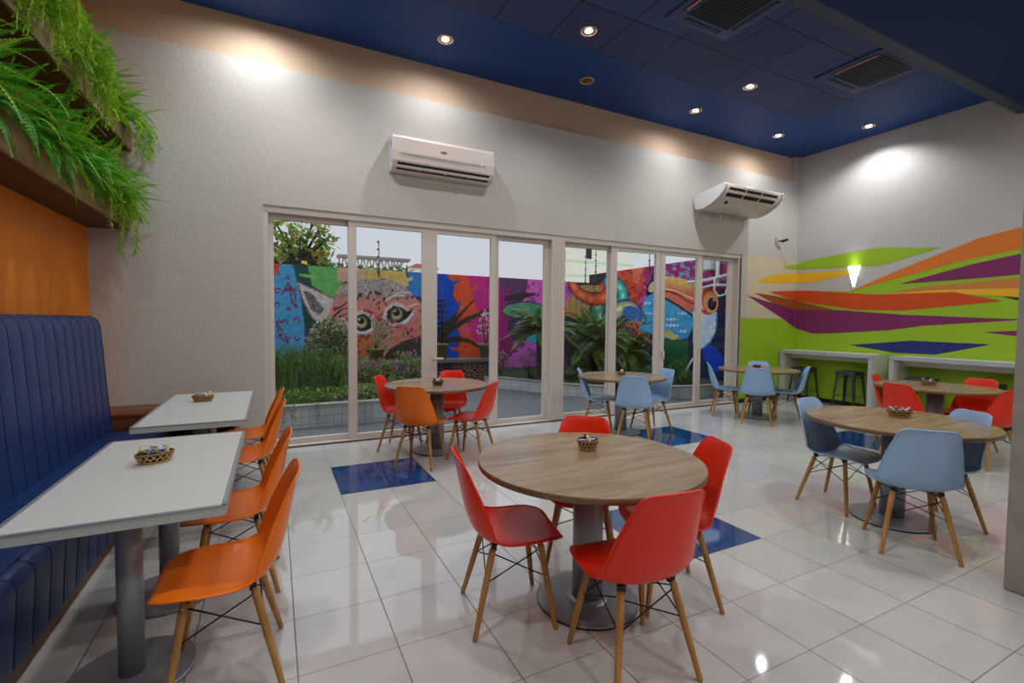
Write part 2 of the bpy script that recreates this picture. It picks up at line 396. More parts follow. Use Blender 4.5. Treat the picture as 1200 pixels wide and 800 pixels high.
paint(mb, [(901, 342), (915, 341), cw(340.5), cw(352.4)], 'y', YW, MT['p_red'], .005)
paint(mb, [(886, 329), (908, 321.5), cw(320), cw(331), (900, 332)], 'y', YW, MT['p_yellow'], .003)
paint(mb, [(916, 313), cw(310), cw(316)], 'y', YW, MT['lime'], .003)
struct(mb, 'wall_window')
# right wall with painted stripes
mb = MB(); mb.box((XR, YB-.15, 0), (XR+.15, W, ZC+.1), MT['whitewall'])
def pr(pts, m, off): paint(mb, pts, 'x', XR, MT[m], off)
pr([cw(384.4), cw(341), (995, 341), (1122, 306.7), (1197.5, 290.6)] , 'lime', .001)
v1 = onX((995, 341), XR); v2 = onX((1197.5, 290.6), XR); v3 = onX((1122, 306.7), XR)
zl = onX(cw(384.4), XR).z
mb.add([(XR-.0012, YW, 0), (XR-.0012, YW, zl), (XR-.0012, v1.y, v1.z), (XR-.0012, v3.y, v3.z), (XR-.0012, v2.y, v2.z), (XR-.0012, 1.0, v2.z+.3), (XR-.0012, 1.0, 0)], [tuple(range(7))], MT['lime'])
pr([cw(310), (948, 304.5), (1028.7, 290), (1101.8, 290), (1030.6, 311.5), cw(316)], 'lime', .003)
pr([cw(320), (997, 316), (999, 320.6), (953.7, 330.7), cw(331)], 'p_yellow', .003)
pr([(995, 341.5), (1060, 313.5), (1148.7, 278.6), (1197.5, 266), (1199, 290.3), (1122, 306.7)], 'p_orange', .003)
pr([(1053, 333), (1141, 309), (1197, 297), (1197, 321.4), (1152.5, 325.5)], 'p_purple', .003)
pr([(1040, 343), (1085, 335.6), (1197, 325), (1197, 338), (1092, 340)], 'p_ochre', .003)
pr([(1035, 344.5), (1092, 340), (1197, 337.5), (1197, 347.5), (1137.5, 345)], 'p_yellow', .004)
pr([(1172, 347), (1197, 349), (1197, 352.5)], 'p_black', .005)
pr([cw(352.4), (982, 363.6), cw(363)], 'p_brown', .0035)
pr([cw(362.8), (982, 363), (1058.7, 368.6), (1193.7, 373.9), (1197, 374.4), (1192, 375), (1081, 381.7), (1040, 387), (972.5, 390.7), (952, 390.7), cw(384.4)], 'p_purple', .003)
pr([cw(340.5), (950, 340.5), (1025, 345), (1118.7, 342), (1175, 352.5), (1058.7, 363.7), (1004, 363), cw(352.4)], 'p_red', .005)
pr([(1150.6, 388.9), (1195, 387.3), (1195, 394.2)], 'p_purple', .003)
pr([(995, 404), (1068, 399), (1162, 403.5), (1096, 415.5), (1047, 413)], 'p_navy', .003)
struct(mb, 'wall_right')
mb = MB(); mb.box((XL-.15, YB-.15, 0), (XL, W, ZC+.1), MT['orangewall']); struct(mb, 'wall_left')
mb = MB(); mb.box((XL, YB-.15, 0), (XR, YB, ZC+.1), MT['plaster']); struct(mb, 'wall_back')
mb = MB(); mb.box((XL-.15, YS-.1, ZC), (XR+.15, W, ZC+.12), MT['ceil'])
mb.box((-.57, YS-.1, ZC-.012), (7.71, 4.88, ZC+.01), MT['ceiltile']); struct(mb, 'ceiling')
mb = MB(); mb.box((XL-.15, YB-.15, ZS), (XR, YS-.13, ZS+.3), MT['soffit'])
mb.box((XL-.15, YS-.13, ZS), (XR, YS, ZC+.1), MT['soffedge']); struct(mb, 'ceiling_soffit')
mb = MB(); mb.box((OX1+.002, YW-.016, 0), (XR-.016, YW-.0055, .075), MT['skirt']); struct(mb, 'baseboard_window')
mb = MB(); mb.box((XR-.02, YB, 0), (XR-.0062, YW-.0, .075), MT['skirt']); struct(mb, 'baseboard_right')
mb = MB(); mb.rbox((3.70, .66, 0), (4.14, 1.108, ZS), .012, MT['concrete'], 2); struct(mb, 'trim_column')

# sliding door frame and leaves
FY0, FY1 = YW+.02, YW+.17
mb = MB(); fm = MT['frame']
mb.box((OX0, FY0, 2.715), (OX1, FY1, OZ), fm); mb.box((OX0, FY0, 0), (OX0+.05, FY1, 2.72), fm)
mb.box((OX1-.07, FY0, 0), (OX1, FY1, 2.72), fm); mb.box((OX1-.035, FY0-.012, 0), (OX1-.02, FY0, 2.72), MT['darkmetal'])
mb.box((OX0, FY0, 0), (OX1, FY1, .022), fm); mb.box((OX0, FY0-.02, 0), (OX1, FY0, .012), MT['darkmetal'])
mb.box((3.70, FY0-.01, .02), (3.92, FY1, 2.72), fm)
for xg in (3.745, 3.80, 3.86): mb.box((xg, FY0-.016, .02), (xg+.008, FY0-.01, 2.72), fm)
struct(mb, 'window_1')
leaves = [(-.05, .87, 0), (.82, 1.84, 1), (1.84, 2.80, 1), (2.75, 3.70, 0), (3.92, 4.87, 0), (4.82, 5.86, 1), (5.87, 6.86, 1), (6.80, 7.77, 0)]
glassx = [(.003, .811), (.922, 1.734), (1.949, 2.704), (2.877, 3.61), (3.98, 4.802), (4.948, 5.758), (5.982, 6.701), (6.915, 7.608)]
gx2 = [(.003, .822), (.915, 1.74), (1.94, 2.72), (2.865, 3.62), (3.985, 4.81), (4.94, 5.765), (5.975, 6.74), (6.905, 7.62)]
for i, ((a, b_, tr), (g0, g1)) in enumerate(zip(leaves, gx2)):
    y0 = FY0+.025 if tr else FY0+.085; y1 = y0+.05
    mb = MB()
    mb.box((a, y0, .022), (g0, y1, 2.715), fm); mb.box((g1, y0, .022), (b_, y1, 2.715), fm)
    mb.box((g0, y0, .022), (g1, y1, .085), fm); mb.box((g0, y0, 2.655), (g1, y1, 2.715), fm)
    o = struct(mb, 'door_%d' % (i+1))
    g = MB(); g.box((g0, y0+.022, .085), (g1, y0+.028, 2.655), MT['glass']); g.build('glass_pane', o)
    if i in (2, 6):
        h = MB(); hx = g0-.05
        h.box((hx-.018, y0-.008, .86), (hx+.018, y0, 1.06), fm)
        h.cyl((hx, y0-.05, 1.0), (hx, y0, 1.0), .011, .011, fm, 10)
        if i == 2: h.rbox((hx-.015, y0-.062, .988), (hx+.125, y0-.044, 1.014), .005, fm, 2)
        else: h.rbox((hx-.012, y0-.062, .88), (hx+.012, y0-.044, 1.02), .005, fm, 2)
        h.build('door_handle', o, label='cream lever handle')

# ------------------------------------------------------------------ chairs
def shell_mesh(m, name):
    prof = [(.255, .414), (.249, .430), (.231, .441), (.195, .446), (.15, .447), (.09, .440), (.02, .430), (-.05, .424), (-.105, .426), (-.15, .442), (-.182, .475), (-.205, .525), (-.222, .585), (-.236, .65), (-.248, .71), (-.258, .765), (-.267, .81), (-.274, .838), (-.279, .848)]
    wid = [.092, .145, .180, .207, .223, .234, .238, .240, .240, .239, .236, .230, .220, .205, .188, .170, .156, .132, .086]
    crv = [.0, .0, .001, .003, .006, .012, .02, .03, .045, .062, .074, .078, .074, .064, .050, .036, .022, .010, .003]
    # resample the profile smoothly
    def cr(a, t):
        n = len(a)-1; x = t*n; i = min(int(x), n-1); f = x-i
        p0, p1, p2, p3 = a[max(i-1, 0)], a[i], a[i+1], a[min(i+2, n)]
        return .5*((2*p1)+(-p0+p2)*f+(2*p0-5*p1+4*p2-p3)*f*f+(-p0+3*p1-3*p2+p3)*f**3)
    NV, NU = 40, 20
    ys = [p[0] for p in prof]; zs = [p[1] for p in prof]
    P = [[None]*(NU+1) for _ in range(NV+1)]
    for j in range(NV+1):
        t = j/NV; y = cr(ys, t); z = cr(zs, t); w = cr(wid, t); c = cr(crv, t)
        y2 = cr(ys, min(t+.01, 1)); z2 = cr(zs, min(t+.01, 1)); y1 = cr(ys, max(t-.01, 0)); z1 = cr(zs, max(t-.01, 0))
        d = Vector((0, y2-y1, z2-z1)).normalized(); nrm = Vector((0, d.z, -d.y))   # points up on the seat, forward on the back
        if nrm.z < 0 and nrm.y < 0: nrm = -nrm
        for i in range(NU+1):
            u = -1+2*i/NU; k = abs(u)**2.6
            x = w*u*(1-.06*k*(c/.078))
            P[j][i] = Vector((x, y, z))+nrm*c*k
    th = .0055
    mbx = MB(); top = []; bot = []
    for j in range(NV+1):
        for i in range(NU+1):
            a = P[min(j+1, NV)][i]-P[max(j-1, 0)][i]; b = P[j][min(i+1, NU)]-P[j][max(i-1, 0)]
            n = b.cross(a); n = n.normalized() if n.length > 1e-9 else Vector((0, 0, 1))
            top.append(P[j][i]+n*th*.5); bot.append(P[j][i]-n*th*.5)
    n1 = NU+1; K = len(top)
    fs = []
    for j in range(NV):
        for i in range(NU):
            fs.append((j*n1+i, j*n1+i+1, (j+1)*n1+i+1, (j+1)*n1+i))
            fs.append((K+j*n1+i, K+(j+1)*n1+i, K+(j+1)*n1+i+1, K+j*n1+i+1))
    ring = [i for i in range(n1)]+[j*n1+NU for j in range(1, NV+1)]+[NV*n1+i for i in range(NU-1, -1, -1)]+[j*n1 for j in range(NV-1, 0, -1)]
    for a, b in zip(ring, ring[1:]+ring[:1]): fs.append((a, b, K+b, K+a))
    mbx.add(top+bot, fs, m, True)
    # rolled rim
    rim = [(top[i]+bot[i])/2 for i in ring]; L = len(rim); nn = 6; vs = []
    for i, p in enumerate(rim):
        d = (rim[(i+1) % L]-rim[i-1]).normalized(); a = d.orthogonal().normalized(); 
        ref = Vector((0, 0, 1)) if abs(d.z) < .9 else Vector((0, 1, 0))
        a = (ref-d*ref.dot(d)).normalized(); b = d.cross(a)
        for k in range(nn): t = 2*PI*k/nn; vs.append(p+(a*math.cos(t)+b*math.sin(t))*.0055)
    mbx.add(vs, [(i*nn+k, i*nn+(k+1) % nn, ((i+1) % L)*nn+(k+1) % nn, ((i+1) % L)*nn+k) for i in range(L) for k in range(nn)], m, True)
    return mbx
def make_chair(m, label):
    t = thing('dining_chair', label, 'chair')
    shell_mesh(m, 'seat').build('seat_shell', t)
    tops = {(1, 1): Vector((.135, .135, .425)), (-1, 1): Vector((-.135, .135, .425)), (1, -1): Vector((.125, -.095, .418)), (-1, -1): Vector((-.125, -.095, .418))}
    feet = {(sx, sy): Vector((sx*.205, sy*.20, 0)) for sx in (1, -1) for sy in (1, -1)}
    br = MB(); bw = MT['blackwire']
    for k in tops:
        a, b = tops[k], feet[k]; a2 = a+(b-a)*.045
        l = MB(); l.tube([a2, a2+(b-a2)*.05, a2+(b-a2)*.5, b+(a-b)*.01, b], [.0125, .0165, .0155, .0118, .011], MT['beech'], 12)
        lo = l.build('leg', t)
        out = Vector((k[0], 0, .15)).normalized()
        for f in (.10, .42):
            s = MB(); p = a+(b-a)*f+out*.0145; s.cyl(p, p+out*.004, .0055, .005, MT['screw'], 8); s.build('bolt', lo)
        br.box((a.x-.014, a.y-.012, a.z-.028), (a.x+.014, a.y+.012, a.z+.004), bw)
    def at(k, f): return tops[k]+(feet[k]-tops[k])*f
    for sx in (1, -1):    # crossing rods on each side
        for p, q in (((sx, 1), (sx, -1)), ((sx, -1), (sx, 1))):
            br.tube([at(p, .10), at(q, .42)], .0033, bw, 6)
    for sy in (1, -1):
        for p, q in (((1, sy), (-1, sy)), ((-1, sy), (1, sy))):
            br.tube([at(p, .12), at(q, .40)], .0033, bw, 6)
    br.tube([tops[(1, 1)]-Vector((0, 0, .02)), tops[(-1, -1)]-Vector((0, 0, .02))], .0035, bw, 6)
    br.tube([tops[(-1, 1)]-Vector((0, 0, .02)), tops[(1, -1)]-Vector((0, 0, .02))], .0035, bw, 6)
    br.build('wire_brace', t)
    return t
red0 = make_chair(MT['red'], ''); or0 = make_chair(MT['orange'], ''); bl0 = make_chair(MT['blue'], '')
used = {}
def chair(kind, x, y, deg, label, group):
    p = {'red': red0, 'orange': or0, 'blue': bl0}[kind]
    rz = math.radians(deg-90)
    if kind not in used:
        used[kind] = 1; p.location = (x, y, 0); p.rotation_euler = (0, 0, rz); p['label'] = label; p['group'] = group
        return p
    return dup(p, (x, y, 0), rz, label, group)
G = 'red chairs around the large front table'
chair('red', 1.065, 2.165, -12.7, 'red plastic chair with beech legs at the left side of the front round table', G)
chair('red', 1.400, 1.585, 84, 'red plastic chair nearest the camera, its back to us, at the front round table', G)
chair('red', 1.952, 1.911, 157, 'red plastic chair at the right side of the front round table by blue tiles', G)
chair('red', 1.745, 2.462, -128, 'red plastic chair behind the front round table, mostly hidden by its top', G)
G = 'chairs around the table at the glass doors'
chair('orange', 1.356, 4.824, 51, 'orange chair with its back to us by the glass doors', G)
chair('red', 1.314, 5.54, -31, 'red chair left of the round table by the glass doors', G)
chair('red', 1.945, 4.836, 135, 'red chair right of the round table by the glass doors', G)
chair('red', 1.93, 5.66, 236, 'red chair behind the round table by the glass doors, next to the glass', G)
G = 'light blue chairs at the middle table by the doors'
chair('blue', 4.03, 5.36, -38, 'light blue chair left of the middle table, against the glass', G)
chair('blue', 4.09, 4.66, 45, 'light blue chair, back to us, in front of the middle table by the glass', G)
chair('blue', 4.7, 5.01, 172, 'light blue chair right of the middle table by the glass doors', G)
G = 'light blue chairs at the far corner table'
chair('blue', 6.59, 5.35, -45, 'light blue chair left of the far corner table, in front of the last glass door', G)
chair('blue', 6.54, 4.733, 37, 'light blue chair with its back to us at the far corner table', G)
chair('blue', 7.15, 4.65, 128, 'light blue chair right of the far corner table, beside the white counter', G)
chair('blue', 7.28, 5.21, -135, 'light blue chair behind the far corner table, only its top edge showing', G)
G = 'light blue chairs at the large right table'
chair('blue', 4.189, 2.285, -90, 'light blue chair at the left end of the large right table, seen from its side', G)
chair('blue', 3.829, 1.611, 40, 'light blue chair with its back to us in front of the large right table', G)
chair('blue', 4.49, 1.74, 153, 'light blue chair behind the right end of the large right table, near the concrete column', G)
G = 'red chairs at the table by the bar counters'
chair('red', 6.43, 2.73, -10, 'red chair with its back to us left of the table by the bar counters', G)
chair('red', 7.02, 3.12, -78, 'red chair half hidden behind another red chair, beside the white counter end', G)
chair('red', 7.47, 2.62, 172, 'red chair beyond the right end of the table by the counters, facing left', G)
chair('red', 6.83, 2.23, 70, 'red chair cut by the concrete column, at the table by the counters', G)
G = 'row of orange chairs along the white tables'
chair('orange', -.185, 2.31, 180, 'orange chair nearest the camera in the row along the white tables', G)
chair('orange', -.195, 3.06, 180, 'second orange chair from the camera in the row along the white tables', G)
chair('orange', -.205, 4.20, 180, 'third orange chair from the camera, pulled up to the rear white table', G)
chair('orange', -.205, 4.95, 180, 'orange chair furthest from the camera, at the rear white table by the wall', G)

# ------------------------------------------------------------------ round tables
def make_round(label):
    t = thing('round_table', label, 'table')
    a = MB(); R = .592
    prof = [(R-.003, .745), (R, .748), (R, .772), (R-.003, .775)]
    a.lathe(prof, MT['oakedge'], 96); a.disc((0, 0, .775), R-.003, MT['oak'], 96); a.disc((0, 0, .745), R-.003, MT['oakedge'], 96, False)
    a.build('tabletop', t)
    c = MB(); c.cyl((0, 0, .018), (0, 0, .735), .08, .08, MT['steel'], 32); c.build('column', t)
    p = MB(); p.box((-.2, -.03, .735), (.2, .03, .745), MT['blackwire']); p.box((-.03, -.2, .735), (.03, .2, .745), MT['blackwire']); p.build('top_bracket', t)
    b = MB(); b.lathe([(.262, .006), (.27, .010), (.27, .014), (.262, .02)], MT['basegrey'], 64); b.disc((0, 0, .02), .262, MT['basegrey'], 64); b.disc((0, 0, .006), .262, MT['rubber'], 64, False)
    b.lathe([(.11, .02), (.085, .023), (.08, .03)], MT['basegrey'], 48)
    bo = b.build('base_plate', t)
    r = MB(); r.lathe([(.262, 0), (.268, 0), (.268, .008), (.262, .008)], MT['rubber'], 64); r.disc((0, 0, 0), .262, MT['rubber'], 64, False); r.build('rubber_ring', bo)
    return t
rt = make_round('large round oak-laminate table in front, ringed by four red chairs')
rt.location = (1.500, 2.060, 0)
for x, y, l in ((1.679, 5.275, 'round oak-laminate table by the glass doors with red and orange chairs'),
                (4.232, 5.10, 'round oak-laminate table by the middle glass doors with light blue chairs'),
                (6.959, 5.032, 'round oak-laminate table in the far corner with four light blue chairs'),
                (4.263, 1.913, 'large round oak-laminate table at the right with three light blue chairs'),
                (7.039, 2.765, 'round oak-laminate table by the bar counters with red chairs')):
    dup(rt, (x, y, 0), 0, l, 'round pedestal tables')
rt['group'] = 'round pedestal tables'

# white rectangular tables
def white_table(label, x0, x1, y0, y1, legs):
    t = thing('rectangular_table', label, 'table', ((x0+x1)/2, (y0+y1)/2, 0), 0, 'white tables along the booth')
    hx, hy = (x1-x0)/2, (y1-y0)/2
    a = MB(); a.box((-hx, -hy, .735), (hx, hy, .772), MT['whiteedge']); a.box((-hx+.014, -hy+.014, .772), (hx-.014, hy-.014, .776), MT['white']); a.build('tabletop', t)
    e = MB()
    for q0, q1 in (((-hx-.002, -hy-.002), (hx+.002, -hy+.012)), ((-hx-.002, hy-.012), (hx+.002, hy+.002)), ((-hx-.002, -hy), (-hx+.012, hy)), ((hx-.012, -hy), (hx+.002, hy))):
        e.box((q0[0], q0[1], .770), (q1[0], q1[1], .7765), MT['alutrim'])
    e.build('edge_trim', t, label='grey aluminium edge trim')
    for ly in legs:
        cx, cy = (-.55 if ly < 2.8 else -.525)-(x0+x1)/2, ly-(y0+y1)/2
        c = MB(); c.cyl((cx, cy, .018), (cx, cy, .735), .046, .046, MT['steel'], 28); c.build('column', t)
        b = MB(); b.lathe([(.225, 0), (.232, .004), (.232, .014), (.225, .02)], MT['basegrey'], 56, (cx, cy, 0)); b.disc((cx, cy, .02), .225, MT['basegrey'], 56); b.disc((cx, cy, 0), .225, MT['rubber'], 56, False)
        b.build('base_plate', t)
white_table('white rectangular table nearest the camera beside the blue booth', -.862, -.178, 2.13, 3.51, (2.44, 3.10))
white_table('rear white rectangular table near the window wall, beside the booth end', -.862, -.185, 3.90, 5.47, (4.35, 5.02))

# ------------------------------------------------------------------ booth
BY0, BY1 = -1.5, 5.50
bt = thing('upholstered_booth', 'long blue vinyl booth bench with channel-stitched back along the orange wall', 'bench', (-1.2, 2, 0))
def rel(o): o.matrix_parent_inverse = Matrix.Translation((1.2, -2, 0)); return o
PIT = .168
bk = MB()
def channels(mbx, prof, y0, y1, depth, m, outward, nseg=6):
    """profile (x,z) swept along Y with pillowed channels; outward = list of normals"""
    n = int(round((y1-y0)/PIT)); rows = []
    for c in range(n):
        for k in range(nseg+(1 if c == n-1 else 0)):
            f = k/nseg; y = y0+(c+f)*(y1-y0)/n; b = -depth*(1-(math.sin(PI*f))**.35)
            rows.append((y, b))
    vs = []
    for y, b in rows:
        for (x, z), (nx, nz) in zip(prof, outward): vs.append((x+nx*b, y, z+nz*b))
    P = len(prof)
    mbx.add(vs, [(j*P+i, j*P+i+1, (j+1)*P+i+1, (j+1)*P+i) for j in range(len(rows)-1) for i in range(P-1)], m, True)
    mbx.add([(x, y0, z) for x, z in prof], [tuple(range(P))], m); mbx.add([(x, y1, z) for x, z in prof], [tuple(range(P))[::-1]], m)
def normals(prof):
    r = []
    for i in range(len(prof)):
        a = prof[max(i-1, 0)]; b = prof[min(i+1, len(prof)-1)]
        dx, dz = b[0]-a[0], b[1]-a[1]; L = math.hypot(dx, dz) or 1; r.append((dz/L, -dx/L))
    return r
prof = [(-1.345, .30), (-1.338, .46), (-1.35, .62), (-1.37, .9), (-1.388, 1.2), (-1.40, 1.38), (-1.405, 1.43), (-1.42, 1.475), (-1.447, 1.505), (-1.485, 1.52), (-1.56, 1.52), (-1.618, 1.515), (-1.622, 1.2), (-1.622, .30)]
nn = normals(prof); nn = [n if i < 11 else (0, 0) for i, n in enumerate(nn)]
channels(bk, prof, BY0, BY1, .007, MT['vinyl'], nn)
rel(bk.build('backrest', bt))
def seams(prof, upto, y0, y1, name):
    n = int(round((y1-y0)/PIT)); k = MB()
    for c in range(1, n):
        y = y0+c*(y1-y0)/n; k.tube([(x+nx*-.0045, y, z+nz*-.0045) for (x, z), (nx, nz) in zip(prof[:upto], nn[:upto])], .0018, MT['seam'], 5, False)
    rel(k.build(name, bt, label='dark seam lines'))
seams(prof, 11, BY0, BY1, 'back_seams')
st = MB()
prof = [(-.955, .07), (-.948, .2), (-.94, .33), (-.937, .39), (-.943, .425), (-.962, .446), (-.995, .457), (-1.06, .462), (-1.345, .452), (-1.345, .07)]
nn = normals(prof); nn = [n if i < 7 else (0, 0) for i, n in enumerate(nn)]
channels(st, prof, BY0, BY1-.05, .007, MT['vinyl'], nn)
rel(st.build('seat', bt)); seams(prof, 8, BY0, BY1-.05, 'seat_seams')
cu = MB(); 
for a, b in ((-1.2, 3.50), (3.50, BY1-.06)):
    cu.rbox((-1.348, a+.002, .44), (-1.0, b-.002, .468), .008, MT['vinyl'], 2)
rel(cu.build('seat_cushion', bt))
pl = MB(); pl.box((-1.3, BY0, 0), (-.965, BY1-.05, .08), MT['kick'])
rel(pl.build('plinth', bt))
# wooden ledge cabinet in the corner
wc = thing('corner_cabinet', 'brown wooden ledge cabinet in the corner at the end of the blue booth', 'cabinet', (-1.0, 5.78, 0))
def part(mbx, name, par, **kw):
    o = mbx.build(name, par, **kw); o.matrix_parent_inverse = Matrix.Translation(-par.location); return o
m_ = MB(); m_.rbox((-1.622, 5.51, .575), (-.36, YW-.012, .61), .003, MT['walnut'], 1); part(m_, 'top', wc)
m_ = MB(); m_.box((-1.55, 5.515, .47), (-.36, 5.54, .575), MT['walnut']); part(m_, 'front_apron', wc)
m_ = MB(); m_.box((-1.622, 5.52, 0), (-.93, YW-.012, .575), MT['walnut']); m_.box((-.66, 5.52, 0), (-.64, YW-.02, .575), MT['white']); m_.box((-.38, 5.52, 0), (-.36, YW-.02, .575), MT['walnut'])
m_.box((-.93, YW-.03, 0), (-.36, YW-.012, .575), MT['walnut']); part(m_, 'side_panels', wc)
m_ = MB(); m_.box((-.93, 5.53, .25), (-.38, YW-.03, .27), MT['walnut']); part(m_, 'shelf', wc)

# ------------------------------------------------------------------ planter shelves and ferns
def planter(z0, z1, xf, label):
    t = thing('planter_shelf', label, 'shelf', (-1.45, 2.5, z0), 0, 'wooden planter shelves on the orange wall')
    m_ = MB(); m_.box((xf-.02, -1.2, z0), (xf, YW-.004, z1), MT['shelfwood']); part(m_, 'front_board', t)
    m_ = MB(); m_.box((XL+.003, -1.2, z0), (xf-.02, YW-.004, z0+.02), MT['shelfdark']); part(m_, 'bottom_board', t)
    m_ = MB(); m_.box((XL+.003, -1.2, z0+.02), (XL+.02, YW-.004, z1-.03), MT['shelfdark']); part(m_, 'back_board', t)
    return t
planter(2.385, 2.62, -1.285, 'lower weathered wooden planter shelf on the orange wall, filled with ferns')
planter(3.175, 3.41, -1.26, 'upper weathered wooden planter shelf on the orange wall, filled with ferns')
def frond(mbx, base, d, L, droop, wmax, m, n=22, up=Vector((0, 0, 1)), hk=.5):
    d = Vector(d).normalized(); p = Vector(base); pts = [p.copy()]; dirs = []
    v = d.copy()
    for i in range(n):
        v = (v+Vector((0, 0, -droop/n*(1+i/n)))).normalized(); dirs.append(v.copy()); p = p+v*L/n; pts.append(p.copy())
    for i in range(1, n+1):
        t = i/n; w = wmax*math.sin(PI*min(1, .12+.88*t)**.8)*(1.0 if t < .9 else .6)
        w = max(w, .006)
        v = dirs[i-1]; s = v.cross(up); s = s.normalized() if s.length > .1 else Vector((1, 0, 0))
        nrm = s.cross(v)
        q = pts[i]; hw = L/n*hk
        for sg in (1, -1):
            tip = q+s*sg*w+v*w*.45-nrm*w*.18
            mid = q+s*sg*w*.5+v*w*.2
            mbx.add([q-v*hw*.5, mid-v*hw, tip, mid+v*hw], [(0, 1, 2, 3)], m)
    a = pts[0]; 
    for i in range(0, n-1, 3):
        q0, q1 = pts[i], pts[min(i+3, n)]; s = dirs[i].cross(up); s = s.normalized() if s.length > .1 else Vector((1, 0, 0)); s = s*.0022
        mbx.add([q0-s, q0+s, q1+s, q1-s], [(0, 1, 2, 3)], m)
def fern_clump(y, z, seed, label, grp, mats, xb=-1.40, n=26, L=(.28, .5), outb=.8):
    rnd = random.Random(seed); t = thing('potted_fern', label, 'fern', (xb, y, z), 0, grp)
    mbx = MB()
    for k in range(n):
        a = rnd.uniform(-1.2, 1.9); e = rnd.uniform(.1, 1.25)
        d = Vector((math.cos(a)*math.cos(e)*outb, math.sin(a)*math.cos(e)+.25, math.sin(e)))
        b = Vector((rnd.uniform(-.08, .08), rnd.uniform(-.2, .2), rnd.uniform(-.04, .02)))
        l = rnd.uniform(*L)
        if y+b.y+d.y*l > YW-.06 and d.y > 0: d.y = -abs(d.y)*.3
        frond(mbx, b, d, l, rnd.choice((.3, .7, 1.1, 1.5, 2.0) if z < 3 else (.3, .7, 1.1, 1.5)), rnd.uniform(.036, .058), rnd.choice(mats), 26)
    mbx.v = [(max(vx, XL+.01-xb), min(vy, YW-.012-y), vz) for vx, vy, vz in mbx.v]
    xf_ = (-1.25 if z > 3 else -1.275)-xb     # fronds stay inside the box until they are over its front board
    mbx.v = [(vx, vy, max(vz, -.19)) if vx < xf_ else (vx, vy, vz) for vx, vy, vz in mbx.v]
    rawmesh(mbx, 'fronds', t)
    s = MB(); s.rbox((-.1, -.16, -.16), (.1, .16, -.03), .02, MT['soil'], 1); s.build('root_ball', t)
def hanging(y, z, x, Lh, seed, label, n=16):
    rnd = random.Random(seed); t = thing('trailing_fern', label, 'fern', (x, y, z), 0, 'feathery trailing ferns')
    mbx = MB()
    for k in range(n):
        p = Vector((rnd.uniform(-.02, .05), rnd.uniform(-.09, .09), rnd.uniform(-.02, .05))); v = Vector((rnd.uniform(.1, .5), rnd.uniform(-.5, .5), .3)).normalized()
        L = Lh*rnd.uniform(.45, 1); st_ = .022; i = 0; s_ = 0
        while s_ < L:
            v = (v+Vector((rnd.uniform(-.12, .12)-.03*(p.x > .06), rnd.uniform(-.12, .12), -.22))).normalized(); q = p+v*st_
            w = Vector((.0028, .0, 0)); mbx.add([p-w, p+w, q+w, q-w], [(0, 1, 2, 3)], MT['fern2'])
            for sg in range(3):
                a = rnd.uniform(0, 2*PI); o = Vector((math.cos(a), math.sin(a), rnd.uniform(-.6, .3))).normalized()*rnd.uniform(.02, .042)
                r2 = q+o; sd = o.cross(Vector((0, 0, 1)))*.16
                mbx.add([q, q+o*.5+sd, r2, q+o*.5-sd], [(0, 1, 2, 3)], MT['fern2'])
                o2 = o*.6+Vector((rnd.uniform(-.012, .012), rnd.uniform(-.012, .012), -.012)); sd2 = sd*1.3
                mbx.add([q+o*.5, q+o*.5+o2*.5+sd2, q+o*.5+o2, q+o*.5+o2*.5-sd2], [(0, 1, 2, 3)], MT['fern2'])
            p = q; s_ += st_
    rawmesh(mbx, 'stems', t)
ordn = ['nearest the window wall', 'second from the window wall', 'third from the window wall', 'fourth from the window wall', 'fifth from the window wall', 'sixth from the window wall', 'seventh from the window wall']
for k in range(7):
    y = 5.72-k*.46
    fern_clump(y, 3.41, 20+k, 'bright green fern clump on the upper planter shelf, %s' % ordn[k], 'ferns in the upper planter shelf', [MT['fern'], MT['fern2'], MT['fern2']], -1.42, 72, (.24, .50), 1.15 if k == 0 else .8)
    fern_clump(y+.02, 2.62, 50+k, 'deep green fern clump on the lower planter shelf, %s' % ordn[k], 'ferns in the lower planter shelf', [MT['fern'], MT['fern'], MT['fern2']], -1.42, 74, (.28, .56), 1.3 if k == 0 else .85)
hanging(5.86, 3.40, -1.235, .62, 1, 'feathery fern trailing off the window end of the upper planter shelf', 12)
hanging(4.45, 3.42, -1.235, .62, 2, 'feathery fern hanging over the middle of the upper planter shelf', 30)
hanging(3.72, 3.42, -1.235, .55, 3, 'feathery fern hanging over the upper planter shelf, furthest from the window wall', 28)
hanging(5.15, 2.63, -1.26, .80, 4, 'long feathery fern hanging below the lower planter shelf over the wall', 14)

# ------------------------------------------------------------------ woven baskets and sachets
def basket_mesh(a, b, h, m, mr, n=17):
    k = MB()
    for hand in (1, -1):
        for i in range(n):
            pts = []
            for j in range(6):
                f = j/5; t = 2*PI*i/n+hand*f*.55; s = .76+.24*math.sin(f*PI/2)
                pts.append((a*s*math.cos(t)*(1+.004*hand), b*s*math.sin(t)*(1+.004*hand), .004+f*h))
            k.tube(pts, .0024, m, 4, False)
    for f, r in ((0.02, .0032), (.5, .0014),):
        s = .76+.24*math.sin(f*PI/2)
        k.tube([(a*s*math.cos(2*PI*i/28), b*s*math.sin(2*PI*i/28), .004+f*h) for i in range(29)], r, m, 5, False)
    k.lathe([(0.01, .004), (.74, .005)], m, 28, (0, 0, 0), a, b)
    r = MB(); r.tube([(a*math.cos(2*PI*i/32), b*math.sin(2*PI*i/32), .004+h) for i in range(33)], .0042, mr, 6, False)
    li = MB(); li.lathe([(.70, .010), (.84, .4*h), (.92, .75*h), (.985, h+.006), (.93, h+.004), (.84, .55*h), (.02, .40*h)], MT['liner'], 32, (0, 0, .004), a*.95, b*.95)
    return k, r, li
